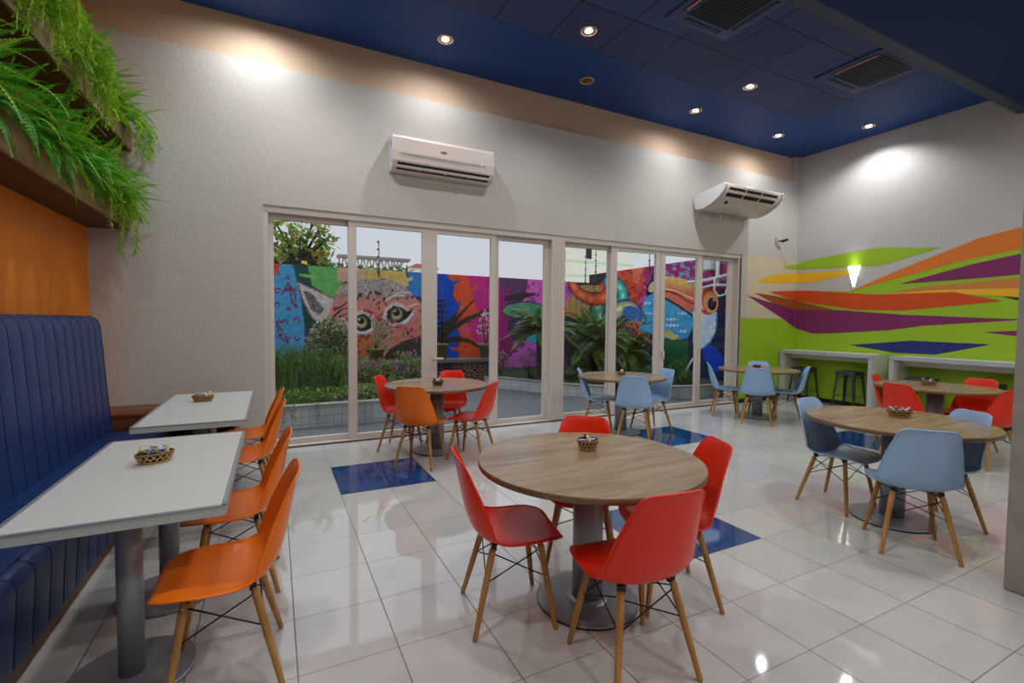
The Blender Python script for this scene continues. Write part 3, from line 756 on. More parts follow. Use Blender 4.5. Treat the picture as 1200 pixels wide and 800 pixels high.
def make_basket(a, b, h, dark=False):
    t = thing('woven_basket', '', 'basket')
    k, r, li = basket_mesh(a, b, h, MT['bamboodark' if dark else 'bamboo'], MT['bamboorim'])
    k.build('weave', t); r.build('rim', t); li.build('liner', t, label='black liner')
    return t
bsk = {'oval': make_basket(.082, .052, .045), 'round': make_basket(.062, .058, .048), 'dark': make_basket(.062, .058, .05, True)}
bused = {}
def sachet(kind, w, l):
    s = MB(); m = MT[kind]; n = 6; vs = []
    for s_ in (1, -1):
        for j in range(n+1):
            for i in range(n+1):
                u, v = i/n*2-1, j/n*2-1; z = .0035*max(0, (1-u**4))*max(0, (1-v**4))*s_+.0012*math.sin(5*u+2*v)
                vs.append((u*w/2, v*l/2, z))
    K = (n+1)**2; fs = []
    for j in range(n):
        for i in range(n):
            a = j*(n+1)+i; fs += [(a, a+1, a+n+2, a+n+1), (K+a, K+a+n+1, K+a+n+2, K+a+1)]
    s.add(vs, fs, m, True); return s
sk = sachet('kraft', .034, .05).build('sugar_sachet', category='sachet', label='')
sb = sachet('bluesachet', .032, .055).build('sugar_sachet', category='sachet', label='')
sused = {}
def basket(kind, x, y, deg, label, where, nk, nb, z=.7762, seed=0):
    p = bsk[kind]
    if kind in bused: p = dup(p, (x, y, z), math.radians(deg), label)
    else: bused[kind] = 1; p.location = (x, y, z); p.rotation_euler = (0, 0, math.radians(deg)); p['label'] = label
    p['group'] = 'woven bamboo baskets on the tables'
    rnd = random.Random(seed)
    a, b, h = {'oval': (.082, .052, .045), 'round': (.062, .058, .048), 'dark': (.062, .058, .05)}[kind]
    tot = nk+nb
    for i in range(tot):
        kr = i < nk; q = sk if kr else sb; key = 'k' if kr else 'b'
        if key in sused: q = q.copy(); COL.objects.link(q)
        sused[key] = 1
        if kr: t = 2*PI*(i+.3)/max(nk, 1); rr = .66; zz = h+.018; rx = rnd.uniform(.6, 1.2)
        else: t = rnd.uniform(0, 6.28); rr = rnd.uniform(.15, .62); zz = h+.003+.0035*(i-nk); rx = rnd.uniform(-.15, .2)
        lx, ly = a*rr*math.cos(t), b*rr*math.sin(t); c, s_ = math.cos(math.radians(deg)), math.sin(math.radians(deg))
        q.location = (x+lx*c-ly*s_, y+lx*s_+ly*c, z+zz)
        q.rotation_euler = (rx, rnd.uniform(-.25, .25), rnd.uniform(0, 6.28))
        q['label'] = ('beige paper sachet sticking up in ' if kr else 'blue and white sachet lying in ')+where
        q['group'] = ('beige sachets in ' if kr else 'blue sachets in ')+where
        q['category'] = 'sachet'
basket('oval', -.545, 2.92, 28, 'oval bamboo basket full of sachets on the nearest white table', 'the basket on the nearest white table', 6, 7, seed=1)
basket('oval', -.565, 4.92, 0, 'oval bamboo basket with sachets on the rear white table', 'the basket on the rear white table', 4, 5, seed=2)
basket('round', 1.60, 2.21, 10, 'bamboo basket on the large front table ringed by red chairs', 'the basket on the front round table', 2, 2, seed=3)
basket('dark', 1.645, 5.14, 0, 'dark woven basket with sachets on the round table by the glass doors', 'the basket on the table by the glass doors', 3, 2, seed=4)
basket('round', 4.235, 5.10, 0, 'bamboo basket with white sachets on the middle table by the doors', 'the basket on the middle table by the doors', 2, 3, seed=5)
basket('dark', 6.98, 5.07, 0, 'dark woven basket on the far corner table', 'the basket on the far corner table', 0, 1, seed=6)
basket('oval', 4.41, 1.955, -58, 'oval bamboo basket with sachets on the large right table with blue chairs', 'the basket on the right table with blue chairs', 4, 4, seed=7)
basket('oval', 7.05, 2.84, -60, 'oval bamboo basket with sachets on the table by the bar counters', 'the basket on the table by the counters', 3, 2, seed=8)

# ------------------------------------------------------------------ bar counters and stools
def counter(label, y0, y1, far):
    t = thing('bar_counter', label, 'counter', (9.22, (y0+y1)/2, 0), 0, 'white bar counters on the striped wall')
    x0, x1 = 8.98, XR-.01; zt = .99
    m_ = MB(); m_.box((x0, y0, zt-.055), (x1, y1, zt), MT['counter']); part(m_, 'countertop', t)
    m_ = MB(); m_.box((x0-.004, y0-.001, zt-.06), (x0+.001, y1+.001, zt+.002), MT['counteredge']); 
    m_.box((x0-.004, y0-.001, 0), (x0+.001, y0+.06, zt-.05), MT['counteredge']); m_.box((x0-.004, y1-.06, 0), (x0+.001, y1+.001, zt-.05), MT['counteredge']); part(m_, 'front_edge', t, label='pale grey front edging')
    for a in (y0, y1-.06):
        m_ = MB(); m_.box((x0, a, 0), (x1, a+.06, zt-.055), MT['counter']); part(m_, 'side_panel', t)
    m_ = MB(); m_.box((9.26, y0+.06, zt-.16), (9.28, y1-.06, zt-.055), MT['counter']); part(m_, 'apron', t)
counter('white bar counter in the corner by the glass doors, two metal stools under it', 4.40, 6.03, True)
counter('white bar counter nearer the concrete column, behind the red chairs', 2.50, 4.15, False)
def make_stool():
    t = thing('metal_stool', '', 'stool'); g = MT['gun']
    s = MB(); s.rbox((-.165, -.165, .645), (.165, .165, .665), .009, g, 3); s.rbox((-.16, -.16, .60), (.16, .16, .652), .008, g, 2); s.build('seat', t)
    for sx in (1, -1):
        for sy in (1, -1):
            l = MB(); a = Vector((sx*.135, sy*.135, .62)); b = Vector((sx*.195, sy*.195, 0))
            for j in range(1):
                u = [(-.035, 0), (.0, 0), (0, -.035)]
                w0, w1 = .052, .026; th = .004
                for ax in (0, 1):
                    d = Vector((-sx, 0, 0)) if ax == 0 else Vector((0, -sy, 0)); n_ = Vector((0, -sy*th, 0)) if ax == 0 else Vector((-sx*th, 0, 0))
                    o0 = a+Vector((sx*.012, sy*.012, 0)); o1 = b
                    vs = [o0, o0+d*w0, o1+d*w1, o1]; vs += [v+n_ for v in vs]
                    l.add(vs, [(0, 1, 2, 3), (7, 6, 5, 4), (0, 4, 5, 1), (1, 5, 6, 2), (2, 6, 7, 3), (3, 7, 4, 0)], g)
            l.build('leg', t)
    for z, k in ((.22, .172), (.56, .14)):
        r = MB(); c = [(k, k), (-k, k), (-k, -k), (k, -k)]
        for i in range(4):
            p, q = c[i], c[(i+1) % 4]; r.tube([(p[0], p[1], z), ((p[0]+q[0])/2*.97, (p[1]+q[1])/2*.97, z-.004), (q[0], q[1], z)], .006, g, 6)
        r.build('foot_rail', t)
    return t
st0 = make_stool(); st0.location = (9.19, 5.67, 0); st0['label'] = 'gunmetal stool under the corner counter, nearest the corner'; st0['group'] = 'gunmetal stools under the counters'
dup(st0, (9.19, 4.85, 0), 0, 'gunmetal stool under the corner counter, nearer its free end')
dup(st0, (9.19, 3.79, 0), 0, 'gunmetal stool under the counter near the column, behind the basket table')
dup(st0, (9.19, 3.02, 0), 0, 'gunmetal stool under the counter near the column, mostly behind a red chair')

# ------------------------------------------------------------------ air conditioners, camera, sconce
ac = thing('wall_air_conditioner', 'white wall-mounted air conditioner above the glass doors', 'air conditioner', (1.96, YW, 3.5))
m_ = MB(); x0, x1 = 1.30, 2.64
pf = [(YW-.002, 3.345), (YW-.10, 3.345), (YW-.17, 3.385), (YW-.205, 3.45), (YW-.215, 3.56), (YW-.21, 3.72), (YW-.19, 3.752), (YW-.15, 3.765), (YW-.002, 3.765)]
m_.prism(pf, 'x', x0+.02, x1-.02, MT['acwhite']); part(m_, 'body', ac)
for xa in (x0, x1-.02):
    m_ = MB(); m_.prism(pf, 'x', xa, xa+.02, MT['acside']); part(m_, 'end_cap', ac)
m_ = MB(); m_.box((x0+.10, YW-.219, 3.535), (x1-.12, YW-.212, 3.552), MT['counteredge']); part(m_, 'panel_groove', ac)
m_ = MB()
a0, a1 = Vector((0, YW-.199, 3.432)), Vector((0, YW-.135, 3.360)); nrm = Vector((0, -.75, -.66))*.004
m_.add([Vector((x0+.06, 0, 0))+a0+nrm, Vector((x1-.06, 0, 0))+a0+nrm, Vector((x1-.06, 0, 0))+a1+nrm, Vector((x0+.06, 0, 0))+a1+nrm], [(0, 1, 2, 3)], MT['slot']); part(m_, 'air_outlet', ac, label='dark air outlet slot')
m_ = MB(); c0 = (a0+a1)/2+nrm*1.8
m_.box((x0+.065, c0.y-.004, c0.z-.006), (x1-.065, c0.y+.006, c0.z+.004), MT['acwhite'])
for f in (.25, .5, .75): xx = x0+f*(x1-x0); m_.box((xx-.003, c0.y-.006, c0.z-.03), (xx+.003, c0.y+.01, c0.z+.028), MT['acwhite'])
part(m_, 'louver', ac)
m_ = MB(); m_.box((1.90, YW-.2165, 3.625), (1.985, YW-.214, 3.634), MT['greylogo']); m_.box((1.91, YW-.2165, 3.612), (1.975, YW-.214, 3.617), MT['greylogo']); part(m_, 'badge', ac, label='small grey maker badge')
m_ = MB(); m_.box((2.455, YW-.221, 3.540), (2.475, YW-.218, 3.549), MT['led']); part(m_, 'indicator', ac, label='green indicator light')
m_ = MB(); m_.box((x0-.002, YW-.13, 3.64), (x0, YW-.09, 3.69), MT['bluelabel']); part(m_, 'sticker', ac, label='blue sticker')

ac2 = thing('slanted_air_conditioner', 'white underceiling air conditioner hung on brackets near the corner', 'air conditioner', (7.2, YW, 3.5))
m_ = MB(); x0, x1 = 6.50, 7.98
tilt = Matrix.Translation((0, 5.98, 3.45)) @ Matrix.Rotation(math.radians(-8), 4, 'X')
pf = [(0, 0), (-.16, -.035), (-.34, -.01), (-.50, .05), (-.60, .12), (-.645, .20), (-.63, .235), (-.02, .235), (0, .20)]
def acprism(mbx, q, xa, xb, m):
    n = len(q); vs = [tilt @ Vector((xa, u, v)) for u, v in q]+[tilt @ Vector((xb, u, v)) for u, v in q]
    mbx.add(vs, [(i, (i+1) % n, n+(i+1) % n, n+i) for i in range(n)], m, True); mbx.add(vs, [tuple(range(n)), tuple(range(n, 2*n))], m)
acprism(m_, pf, x0+.05, x1-.05, MT['acwhite']); part(m_, 'body', ac2)
pf2 = [(u*1.01, v*1.02) for u, v in pf]
for xa in (x0, x1-.05):
    m_ = MB(); acprism(m_, pf2, xa, xa+.05, MT['acside']); part(m_, 'end_cap', ac2)
m_ = MB()
def quad_on(mbx, u0, v0, u1, v1, xa, xb, m, off=.004):
    d = Vector((0, u1-u0, v1-v0)).normalized(); n_ = Vector((0, -abs(d.z), -abs(d.y)))*off
    vs = [tilt @ (Vector((xa, u0, v0))+n_), tilt @ (Vector((xb, u0, v0))+n_), tilt @ (Vector((xb, u1, v1))+n_), tilt @ (Vector((xa, u1, v1))+n_)]
    mbx.add(vs, [(0, 1, 2, 3)], m)
for f0, f1 in ((.05, .34), (.36, .64), (.66, .95)):
    quad_on(m_, -.52, .064, -.575, .105, x0+.05+f0*1.34, x0+.05+f1*1.34, MT['slot'])
    quad_on(m_, -.595, .122, -.63, .175, x0+.05+f0*1.34, x0+.05+f1*1.34, MT['slot'])
part(m_, 'air_outlet', ac2, label='dark slatted outlet')
m_ = MB(); p0 = tilt @ Vector((x0+.25, -.42, .012)); m_.cyl(p0, p0+Vector((0, -.01, -.02)), .025, .025, MT['slot'], 14); part(m_, 'sensor', ac2)
for xa in (x0+.12, x0+.62, x1-.12):
    m_ = MB(); m_.box((xa-.02, YW-.012, 3.34), (xa+.02, YW-.001, 3.62), MT['pipe']); m_.box((xa-.012, YW-.10, 3.435), (xa+.012, YW-.01, 3.45), MT['pipe']); part(m_, 'bracket', ac2)
m_ = MB(); xa = x0+.62
m_.tube([(xa, YW-.08, 3.42), (xa, YW-.09, 3.36), (xa+.03, YW-.05, 3.33), (xa+.06, YW-.005, 3.33)], .012, MT['pipe'], 8); part(m_, 'drain_pipe', ac2)

sc_ = thing('security_camera', 'small security camera on the wall beside the slanted air conditioner', 'camera', (8.80, YW, 3.12))
m_ = MB(); m_.rbox((8.76, YW-.05, 3.08), (8.83, YW-.002, 3.19), .008, MT['cream'], 2); part(m_, 'mount', sc_)
m_ = MB(); m_.tube([(8.80, YW-.05, 3.12), (8.86, YW-.09, 3.10), (8.90, YW-.09, 3.10)], .012, MT['rubber'], 8); part(m_, 'arm', sc_)
m_ = MB(); m_.cyl((8.86, YW-.08, 3.11), (8.95, YW-.14, 3.14), .026, .022, MT['rubber'], 14); part(m_, 'lens_body', sc_)

p = onX((1001.5, 313), XR)
sco = thing('wall_sconce', 'lit white cone wall lamp on the striped wall', 'lamp', (XR, p.y, 2.2))
m_ = MB(); cy, zt, zb = p.y, 2.56, 2.19; cy_s = p.y
n = 16; vs = []
for z, w in ((zt, .105), (zb+.02, .022), (zb, .016)):
    for i in range(n+1): t = PI*i/n; vs.append((XR-.006-w*.8*math.sin(t), cy+w*math.cos(t), z))
m_.add(vs, [(j*(n+1)+i, j*(n+1)+i+1, (j+1)*(n+1)+i+1, (j+1)*(n+1)+i) for j in range(2) for i in range(n)], MT['sconce'], True)
part(m_, 'lamp_shade', sco)
m_ = MB(); m_.box((XR-.008, cy-.06, zb+.02), (XR-.0055, cy+.06, zt-.05), MT['counteredge']); part(m_, 'back_plate', sco)

# ------------------------------------------------------------------ ceiling fittings
def make_down(lit, label):
    t = thing('recessed_downlight', label, 'light')
    r = MB(); r.lathe([(.098, 0), (.10, -.004), (.094, -.011), (.082, -.010), (.078, -.003)], MT['ring'], 32); r.build('trim_ring', t)
    d = MB(); d.lathe([(.078, -.004), (.05, -.001), (.028, -.0005)], MT['darkref' if lit else 'amberlens'], 28); d.build('reflector', t)
    b = MB(); b.lathe([(.001, -.012), (.03, -.010), (.042, -.004), (.044, -.001)], MT['lamp' if lit else 'amberlens'], 20); b.build('bulb', t)
    return t
lit0 = make_down(True, 'lit downlight in the blue ceiling above the left end of the glass doors')
lit0.location = (1.843, 5.499, ZC-.001); lit0['group'] = 'lit ceiling downlights'
GL = 'lit ceiling downlights'
pos = [(3.234, 4.572, 'lit downlight in the first ceiling tile row, left of the cassette units'),
       (5.979, 4.577, 'lit downlight between the two cassette air conditioners, in the tile area'),
       (5.925, 5.49, 'lit downlight above the middle table, in front of the window wall'),
       (7.986, 5.523, 'lit downlight nearest the far corner above the slanted air conditioner'),
       (8.929, 4.567, 'lit downlight nearest the striped wall')]
for x, y, l in pos:
    dup(lit0, (x, y, (ZC-.001) if y > 4.9 or x > 7.7 else ZC-.013), 0, l, GL)
un = make_down(False, 'unlit amber downlight in the blue ceiling above the middle of the glass doors'); un.location = (3.883, 5.513, ZC-.001)

def cassette(label, x0, y0, rz):
    t = thing('ceiling_cassette', label, 'air conditioner', (x0, y0, ZC-.012), rz, 'ceiling cassette air conditioners')
    h = .46
    m_ = MB(); m_.rbox((-h, -h, -.022), (h, h, .0), .008, MT['casgrey'], 2); m_.box((-.31, -.31, -.028), (.31, .31, -.02), MT['casgrey']); m_.build('panel', t)
    m_ = MB(); m_.box((-.29, -.29, -.032), (.29, .29, -.027), MT['grille'])
    for i in range(14): yy = -.28+i*.042; m_.box((-.28, yy, -.036), (.28, yy+.008, -.031), MT['grille'])
    m_.build('grille', t)
    for k in range(4):
        m_ = MB(); m_.box((-.27, .345, -.026), (.27, .395, -.021), MT['slot']); o = m_.build('air_slot', t); o.rotation_euler = (0, 0, k*PI/2)
        f = MB(); f.box((-.25, .352, -.030), (.25, .372, -.026), MT['slotorange' if k == 1 else 'casgrey']); f.build('flap', o)
cassette('square cassette air conditioner in the tiled ceiling, cut by the top of the picture', 4.27, 3.52, 0)
cassette('square cassette air conditioner in the tiled ceiling nearer the striped wall', 6.98, 3.56, 0)

# yellow straw wrapper on the floor
p = onZ((431, 607), 0)
w_ = MB(); w_.box((-.055, -.006, 0), (.055, .006, .003), MT['yellowstraw']); o = w_.build('straw_wrapper', category='litter', label='small yellow straw wrapper lying on the floor tiles'); o.location = (p.x, p.y, .0005); o.rotation_euler = (0, 0, .9)
# ------------------------------------------------------------------ garden outside the glass
def gstruct(mb, name): return mb.build(name, kind='structure')
mb = MB(); mb.box((-8, YW+.28, -.12), (14, 16, -.05), MT['asphalt']); gstruct(mb, 'floor_yard')
mb = MB(); mb.box((XL-.15, YW+.24, -.12), (XR+.15, YW+.28, 0), MT['frame']); gstruct(mb, 'trim_threshold')

def camf(P):
    """where wall points stand relative to the painting layout measured on the photograph"""
    P = P-np.array([0, 0, H]); d = P@np.array(_F)
    return 600+FPX*(P@np.array(_R))/d, 400-FPX*(P@np.array(_U))/d
def inpoly(U, V, poly):
    r = np.zeros(U.shape, bool); n = len(poly)
    for i in range(n):
        x1, y1 = poly[i]; x2, y2 = poly[(i+1) % n]
        c = ((y1 > V) != (y2 > V)) & (U < (x2-x1)*(V-y1)/((y2-y1) if y2 != y1 else 1e-9)+x1); r ^= c
    return r
def seg(U, V, pts):
    d = np.full(U.shape, 1e9); T = np.zeros(U.shape); L = 0
    tot = sum(math.dist(pts[i], pts[i+1]) for i in range(len(pts)-1))
    for (x1, y1), (x2, y2) in zip(pts[:-1], pts[1:]):
        dx, dy = x2-x1, y2-y1; l2 = dx*dx+dy*dy+1e-9
        t = np.clip(((U-x1)*dx+(V-y1)*dy)/l2, 0, 1); q = np.hypot(U-x1-t*dx, V-y1-t*dy)
        m = q < d; d = np.where(m, q, d); T = np.where(m, (L+t*math.sqrt(l2))/tot, T); L += math.sqrt(l2)
    return d, T
def bez(pts, n=14):
    out = []; P = [pts[0]]+list(pts)+[pts[-1]]
    for i in range(1, len(P)-2):
        p0, p1, p2, p3 = [np.array(P[i+k], float) for k in (-1, 0, 1, 2)]
        for k in range(n):
            f = k/n; out.append(tuple(.5*((2*p1)+(-p0+p2)*f+(2*p0-5*p1+4*p2-p3)*f*f+(-p0+3*p1-3*p2+p3)*f**3)))
    out.append(tuple(pts[-1])); return out
rs = np.random.RandomState(5)
def nz(U, V, s, ang=0, st=1):
    r = np.random.RandomState(int(s*100)+int(ang*10)); a = 0
    u = U*math.cos(ang)+V*math.sin(ang); v = (-U*math.sin(ang)+V*math.cos(ang))*st
    for k in range(5): a = a+np.sin(u*s*r.uniform(.5, 1.6)+v*s*r.uniform(-1.6, 1.6)+r.uniform(0, 6))
    return a/5
class Paint:
    def __init__(s, U, V): s.U = U+.5*nz(U, V, .9); s.V = V+.5*nz(V, U, .8); s.C = np.zeros(U.shape+(3,)); s.mk = np.zeros(U.shape, bool)
    def put(s, mask, col, var=.10):
        c = np.array(lin(col)); n = 1+var*nz(s.U, s.V, .7, 1.2, .3)+var*.6*nz(s.U, s.V, 2.1, .4)
        s.C = np.where(mask[..., None], np.clip(c*n[..., None], 0, 1), s.C)
    def mix(s, mask, a, b, t, var=.06):
        t = np.clip(t, 0, 1)[..., None]; c = np.array(lin(a))*(1-t)+np.array(lin(b))*t
        n = 1+var*nz(s.U, s.V, .9, .5); s.C = np.where(mask[..., None], np.clip(c*n[..., None], 0, 1), s.C)
    def poly(s, p, col, var=.1): m = inpoly(s.U, s.V, p); s.put(m, col, var); return m
    def ell(s, x, y, a, b, col, ang=0, var=.05):
        m = s.em(x, y, a, b, ang); s.put(m, col, var); return m
    def em(s, x, y, a, b, ang=0):
        c, n = math.cos(ang), math.sin(ang); u = (s.U-x)*c+(s.V-y)*n; v = -(s.U-x)*n+(s.V-y)*c
        return (u/a)**2+(v/b)**2 < 1
    def line(s, pts, w, col, w2=None, var=.05):
        d, t = seg(s.U, s.V, pts); w2 = w if w2 is None else w2
        m = d < (w*(1-t)+w2*t); s.put(m, col, var); return m, d, t
    def squig(s, region, col, x0, x1, y0, y1, n, r, seed, w=.55):
        rr = np.random.RandomState(seed)
        for _ in range(n):
            x, y = rr.uniform(x0, x1), rr.uniform(y0, y1); a = rr.uniform(0, 6); q = r*rr.uniform(.6, 1.2)
            pts = [(x+q*math.cos(a+t)*(1+.3*math.sin(3*t)), y+.8*q*math.sin(a+t)) for t in np.linspace(0, 5.0, 9)]
            d, _t = seg(s.U, s.V, pts); s.put((d < w) & region, col, .05)
def wall_grid(P0, P1, z0, z1, step):
    P0, P1 = np.array(P0, float), np.array(P1, float); L = np.hypot(*(P1-P0)); nx = int(L/step); nz_ = int((z1-z0)/step)
    f = np.linspace(0, 1, nx+1); z = np.linspace(z0, z1, nz_+1); F_, Z = np.meshgrid(f, z)
    X = P0[0]+(P1[0]-P0[0])*F_; Y = P0[1]+(P1[1]-P0[1])*F_
    return X, Y, Z
def grid_object(X, Y, Z, C, name, label, thick, nrm):
    """painted wall: a fine paint-carrying face on a solid slab"""
    h, w = X.shape; V = np.stack([X, Y, Z], -1).reshape(-1, 3); idx = np.arange(h*w).reshape(h, w)
    F_ = np.stack([idx[:-1, :-1], idx[:-1, 1:], idx[1:, 1:], idx[1:, :-1]], -1).reshape(-1, 4)
    n0 = len(V); b = [(X[0, 0], Y[0, 0]), (X[0, -1], Y[0, -1])]; zs = (-.06, Z[-1, 0]); tx, ty = nrm[0]*thick, nrm[1]*thick
    ex = []
    for (x, y) in b:
        for z in zs: ex.append((x+nrm[0]*.004, y+nrm[1]*.004, z)); 
    for (x, y) in b:
        for z in zs: ex.append((x+tx, y+ty, z))
    V = np.vstack([V, np.array(ex)]); e = n0
    fs = F_.tolist()+[[e, e+1, e+3, e+2], [e+4, e+6, e+7, e+5], [e, e+4, e+5, e+1], [e+2, e+3, e+7, e+6], [e+1, e+5, e+7, e+3], [e, e+2, e+6, e+4]]
    me = bpy.data.meshes.new(name); me.from_pydata(V.tolist(), [], fs)
    me.materials.append(MT['mural']); me.materials.append(MT['wallback'])
    mi = [0]*len(F_)+[1]*6; me.polygons.foreach_set('material_index', mi)
    ca = me.color_attributes.new('paint', 'FLOAT_COLOR', 'POINT'); col = np.ones((len(V), 4)); col[:n0, :3] = C.reshape(-1, 3); col[n0:, :3] = .12
    ca.data.foreach_set('color', col.ravel()); me.update()
    o = bpy.data.objects.new(name, me); COL.objects.link(o); o['label'] = label; o['category'] = 'wall'; return o
WT = 2.63
# --- painting of the snake and the toucan, shared by the two walls at their corner
def paint_right(U, V):
    p = Paint(U, V); A = np.ones(U.shape, bool)
    p.put(A, (26, 34, 70)); p.put(U < 727, (54, 46, 48))
    m = inpoly(p.U, p.V, [(655, 334), (726, 334), (726, 400), (655, 400)]); p.put(m, (76, 150, 140))
    p.put(m & (np.sin(p.V*1.3+.15*p.U) > .1) & (p.U < 684), (222, 130, 60)); p.put(m & (np.sin(p.U*.9) > .75), (200, 180, 70)); p.put(m & (p.U > 684) & (np.sin(p.U*.8+p.V*.9) > .3), (206, 170, 74)); p.put(m & (np.sin(p.U*.7-p.V*1.1) > .8), (220, 120, 50))
    m = p.poly([(655, 330), (671, 330), (669, 344), (660, 358), (655, 360)], (204, 90, 190)); p.squig(m, (60, 40, 130), 658, 670, 332, 356, 8, 1.8, 4)
    m = p.poly([(655, 384), (735, 384), (760, 420), (655, 440)], (34, 52, 44)); 
    p.poly([(655, 366), (690, 380), (700, 440), (655, 440)], (40, 56, 60)); p.ell(668, 404, 8, 12, (36, 50, 130)); p.ell(690, 404, 18, 10, (52, 44, 40))
    m = p.poly([(700, 337), (712, 322), (722, 300), (764, 300), (758, 330), (750, 372), (740, 368), (728, 356), (718, 340)], (214, 78, 54)); p.squig(m, (150, 36, 44), 722, 758, 316, 368, 30, 2.0, 2)
    p.poly([(741, 314), (754, 311), (748, 334), (742, 330)], (222, 110, 90))
    m = p.poly([(757, 300), (772, 300), (764, 322), (758, 345), (750, 378), (744, 370), (752, 340)], (170, 36, 110)); p.squig(m, (220, 90, 170), 746, 766, 316, 370, 14, 1.5, 6)
    m = inpoly(p.U, p.V, [(756, 348), (770, 342), (784, 346), (800, 357), (812, 366), (812, 382), (806, 396), (790, 399), (766, 392), (748, 386), (750, 370)]); p.mix(m, (46, 142, 206), (88, 176, 220), .5+.5*nz(U, V, .2))
    sky = m
    for x, y, a, b in ((757, 355, 6, 1.6), (760, 367, 6, 1.2), (787, 374, 8, 1.4), (788, 381, 10, 1.6), (800, 367, 6, 1.5), (800, 388, 6, 1.5), (772, 362, 4, 1)):
        p.put(p.em(x, y, a, b) & sky & (np.sin(p.U*1.5+p.V) > -.4), (206, 226, 236), .1)
    p.poly([(776, 392), (784, 387), (796, 394), (790, 399)], (214, 190, 100))
    # palm-like red fronds
    for k in range(16):
        x0 = 722+k*2.6; y0 = 374+k*1.2; p.line(bez([(x0, y0), (x0-4, y0+9), (x0-11+(k % 3)*2, y0+17)]), .6, ((214, 84, 60), (206, 50, 70), (60, 150, 140))[k % 3], .3)
    for c in ([(726, 380), (744, 384), (764, 402)], [(742, 378), (750, 392), (766, 404)], [(722, 390), (742, 398), (760, 408)]): p.line(bez(c), .8, (220, 104, 66), .5)
    # snake
    def body(c, w, w2, ca, cb):
        c = bez(c); d, t = seg(p.U, p.V, c); wd = w*(1-t)+w2*t; m = d < wd+.9; p.put(m, (22, 22, 34)); m = d < wd; q = d/np.maximum(wd, .1)
        p.mix(m, ca, cb, q*q); p.mix(m & (q < .35) & (np.sin(t*26) > -.2), tuple(min(255, int(v*1.25+20)) for v in ca), cb, q)
    body([(706, 374), (700, 362), (708, 350), (720, 356), (722, 370)], 8, 9, (108, 176, 120), (30, 78, 96))
    body([(671, 333), (678, 343), (692, 350), (706, 349), (716, 342)], 5, 8, (226, 104, 62), (170, 40, 56))
    body([(714, 330), (724, 334), (730, 344), (727, 356), (718, 362)], 7, 6, (90, 190, 150), (30, 96, 150))
    body([(714, 384), (706, 392), (692, 396), (682, 392)], 4, 2.5, (130, 60, 110), (70, 30, 70))
    body([(716, 372), (726, 362), (738, 360), (746, 368), (750, 374)], 10, 6.5, (200, 204, 130), (40, 70, 160))
    m = p.em(742, 368, 13, 8.6, .55); p.mix(m, (46, 84, 176), (70, 130, 196), .5+.5*nz(U, V, .4)); p.put(p.em(742, 369, 3, 1.8, .4), (20, 24, 40)); p.put(p.em(742, 369, 2, .8, .4), (120, 190, 190))
    p.line(bez([(750, 375), (757, 379), (764, 377), (772, 381)]), .5, (20, 20, 34))
    for k in range(8): p.line([(736+k*2.2, 376), (734+k*2.4, 381+k % 2*2)], .5, (220, 110, 60))
    # toucan
    m = inpoly(p.U, p.V, [(766, 296), (856, 285), (858, 330), (838, 344), (812, 336), (778, 328), (766, 330)]); p.put(m, (164, 34, 116)); p.squig(m, (90, 190, 216), 776, 850, 304, 330, 40, 2.0, 12)
    m = inpoly(p.U, p.V, [(764, 300), (815, 296), (813, 305), (790, 309), (764, 313)]); p.put(m, (78, 70, 72))
    p.poly([(757, 346), (758, 334), (768, 324), (784, 322), (780, 336), (772, 342), (765, 344)], (20, 22, 28)); p.ell(765, 336, 4.5, 7, (216, 186, 150), .5)
    beak = inpoly(p.U, p.V, [(772, 330), (778, 323), (796, 325), (820, 333), (828, 340), (824, 362), (806, 364), (786, 352), (772, 344)])
    p.mix(beak, (240, 190, 112), (222, 112, 96), (p.V-326-(p.U-778)*.22)/12); 
    p.line(bez([(776, 340), (792, 344), (808, 354), (822, 358)]), 1.2, (150, 36, 60), .8); p.line(bez([(774, 338), (792, 341), (810, 349), (822, 351)]), .9, (246, 206, 130))
    p.line(bez([(772, 346), (788, 354), (806, 366), (812, 372), (812, 392), (806, 398)]), 1.1, (18, 20, 28))
    m = inpoly(p.U, p.V, [(812, 364), (826, 356), (840, 366), (838, 388), (832, 400), (822, 408), (812, 404)]); p.mix(m, (172, 206, 232), (226, 232, 238), .5+.5*nz(U, V, .3, 1.4)); 
    p.line(bez([(840, 366), (839, 386), (832, 401), (821, 409)]), .7, (60, 130, 190))
    p.ell(829, 352, 12, 17, (206, 70, 56), -.1); p.ell(833, 354, 8.6, 13, (232, 160, 110), -.1); p.line(bez([(824, 338), (821, 350), (824, 362)]), .8, (250, 226, 200))
    p.ell(834.5, 356, 5.2, 7.6, (18, 18, 30)); p.ell(835, 354, 2.8, 4.2, (36, 44, 96)); p.ell(836.5, 351, 1.0, 1.4, (220, 226, 236))
    m = inpoly(p.U, p.V, [(776, 398), (806, 398), (814, 440), (776, 440)]); p.put(m, (30, 84, 54)); p.put(m & (np.sin(p.U*1.0+p.V*1.5+4*nz(U, V, .3)) > .5), (44, 112, 72))
    p.poly([(806, 400), (816, 408), (822, 440), (808, 440)], (40, 40, 46))
    p.ell(836, 420, 10, 17, (22, 62, 190), -.5)
    return p
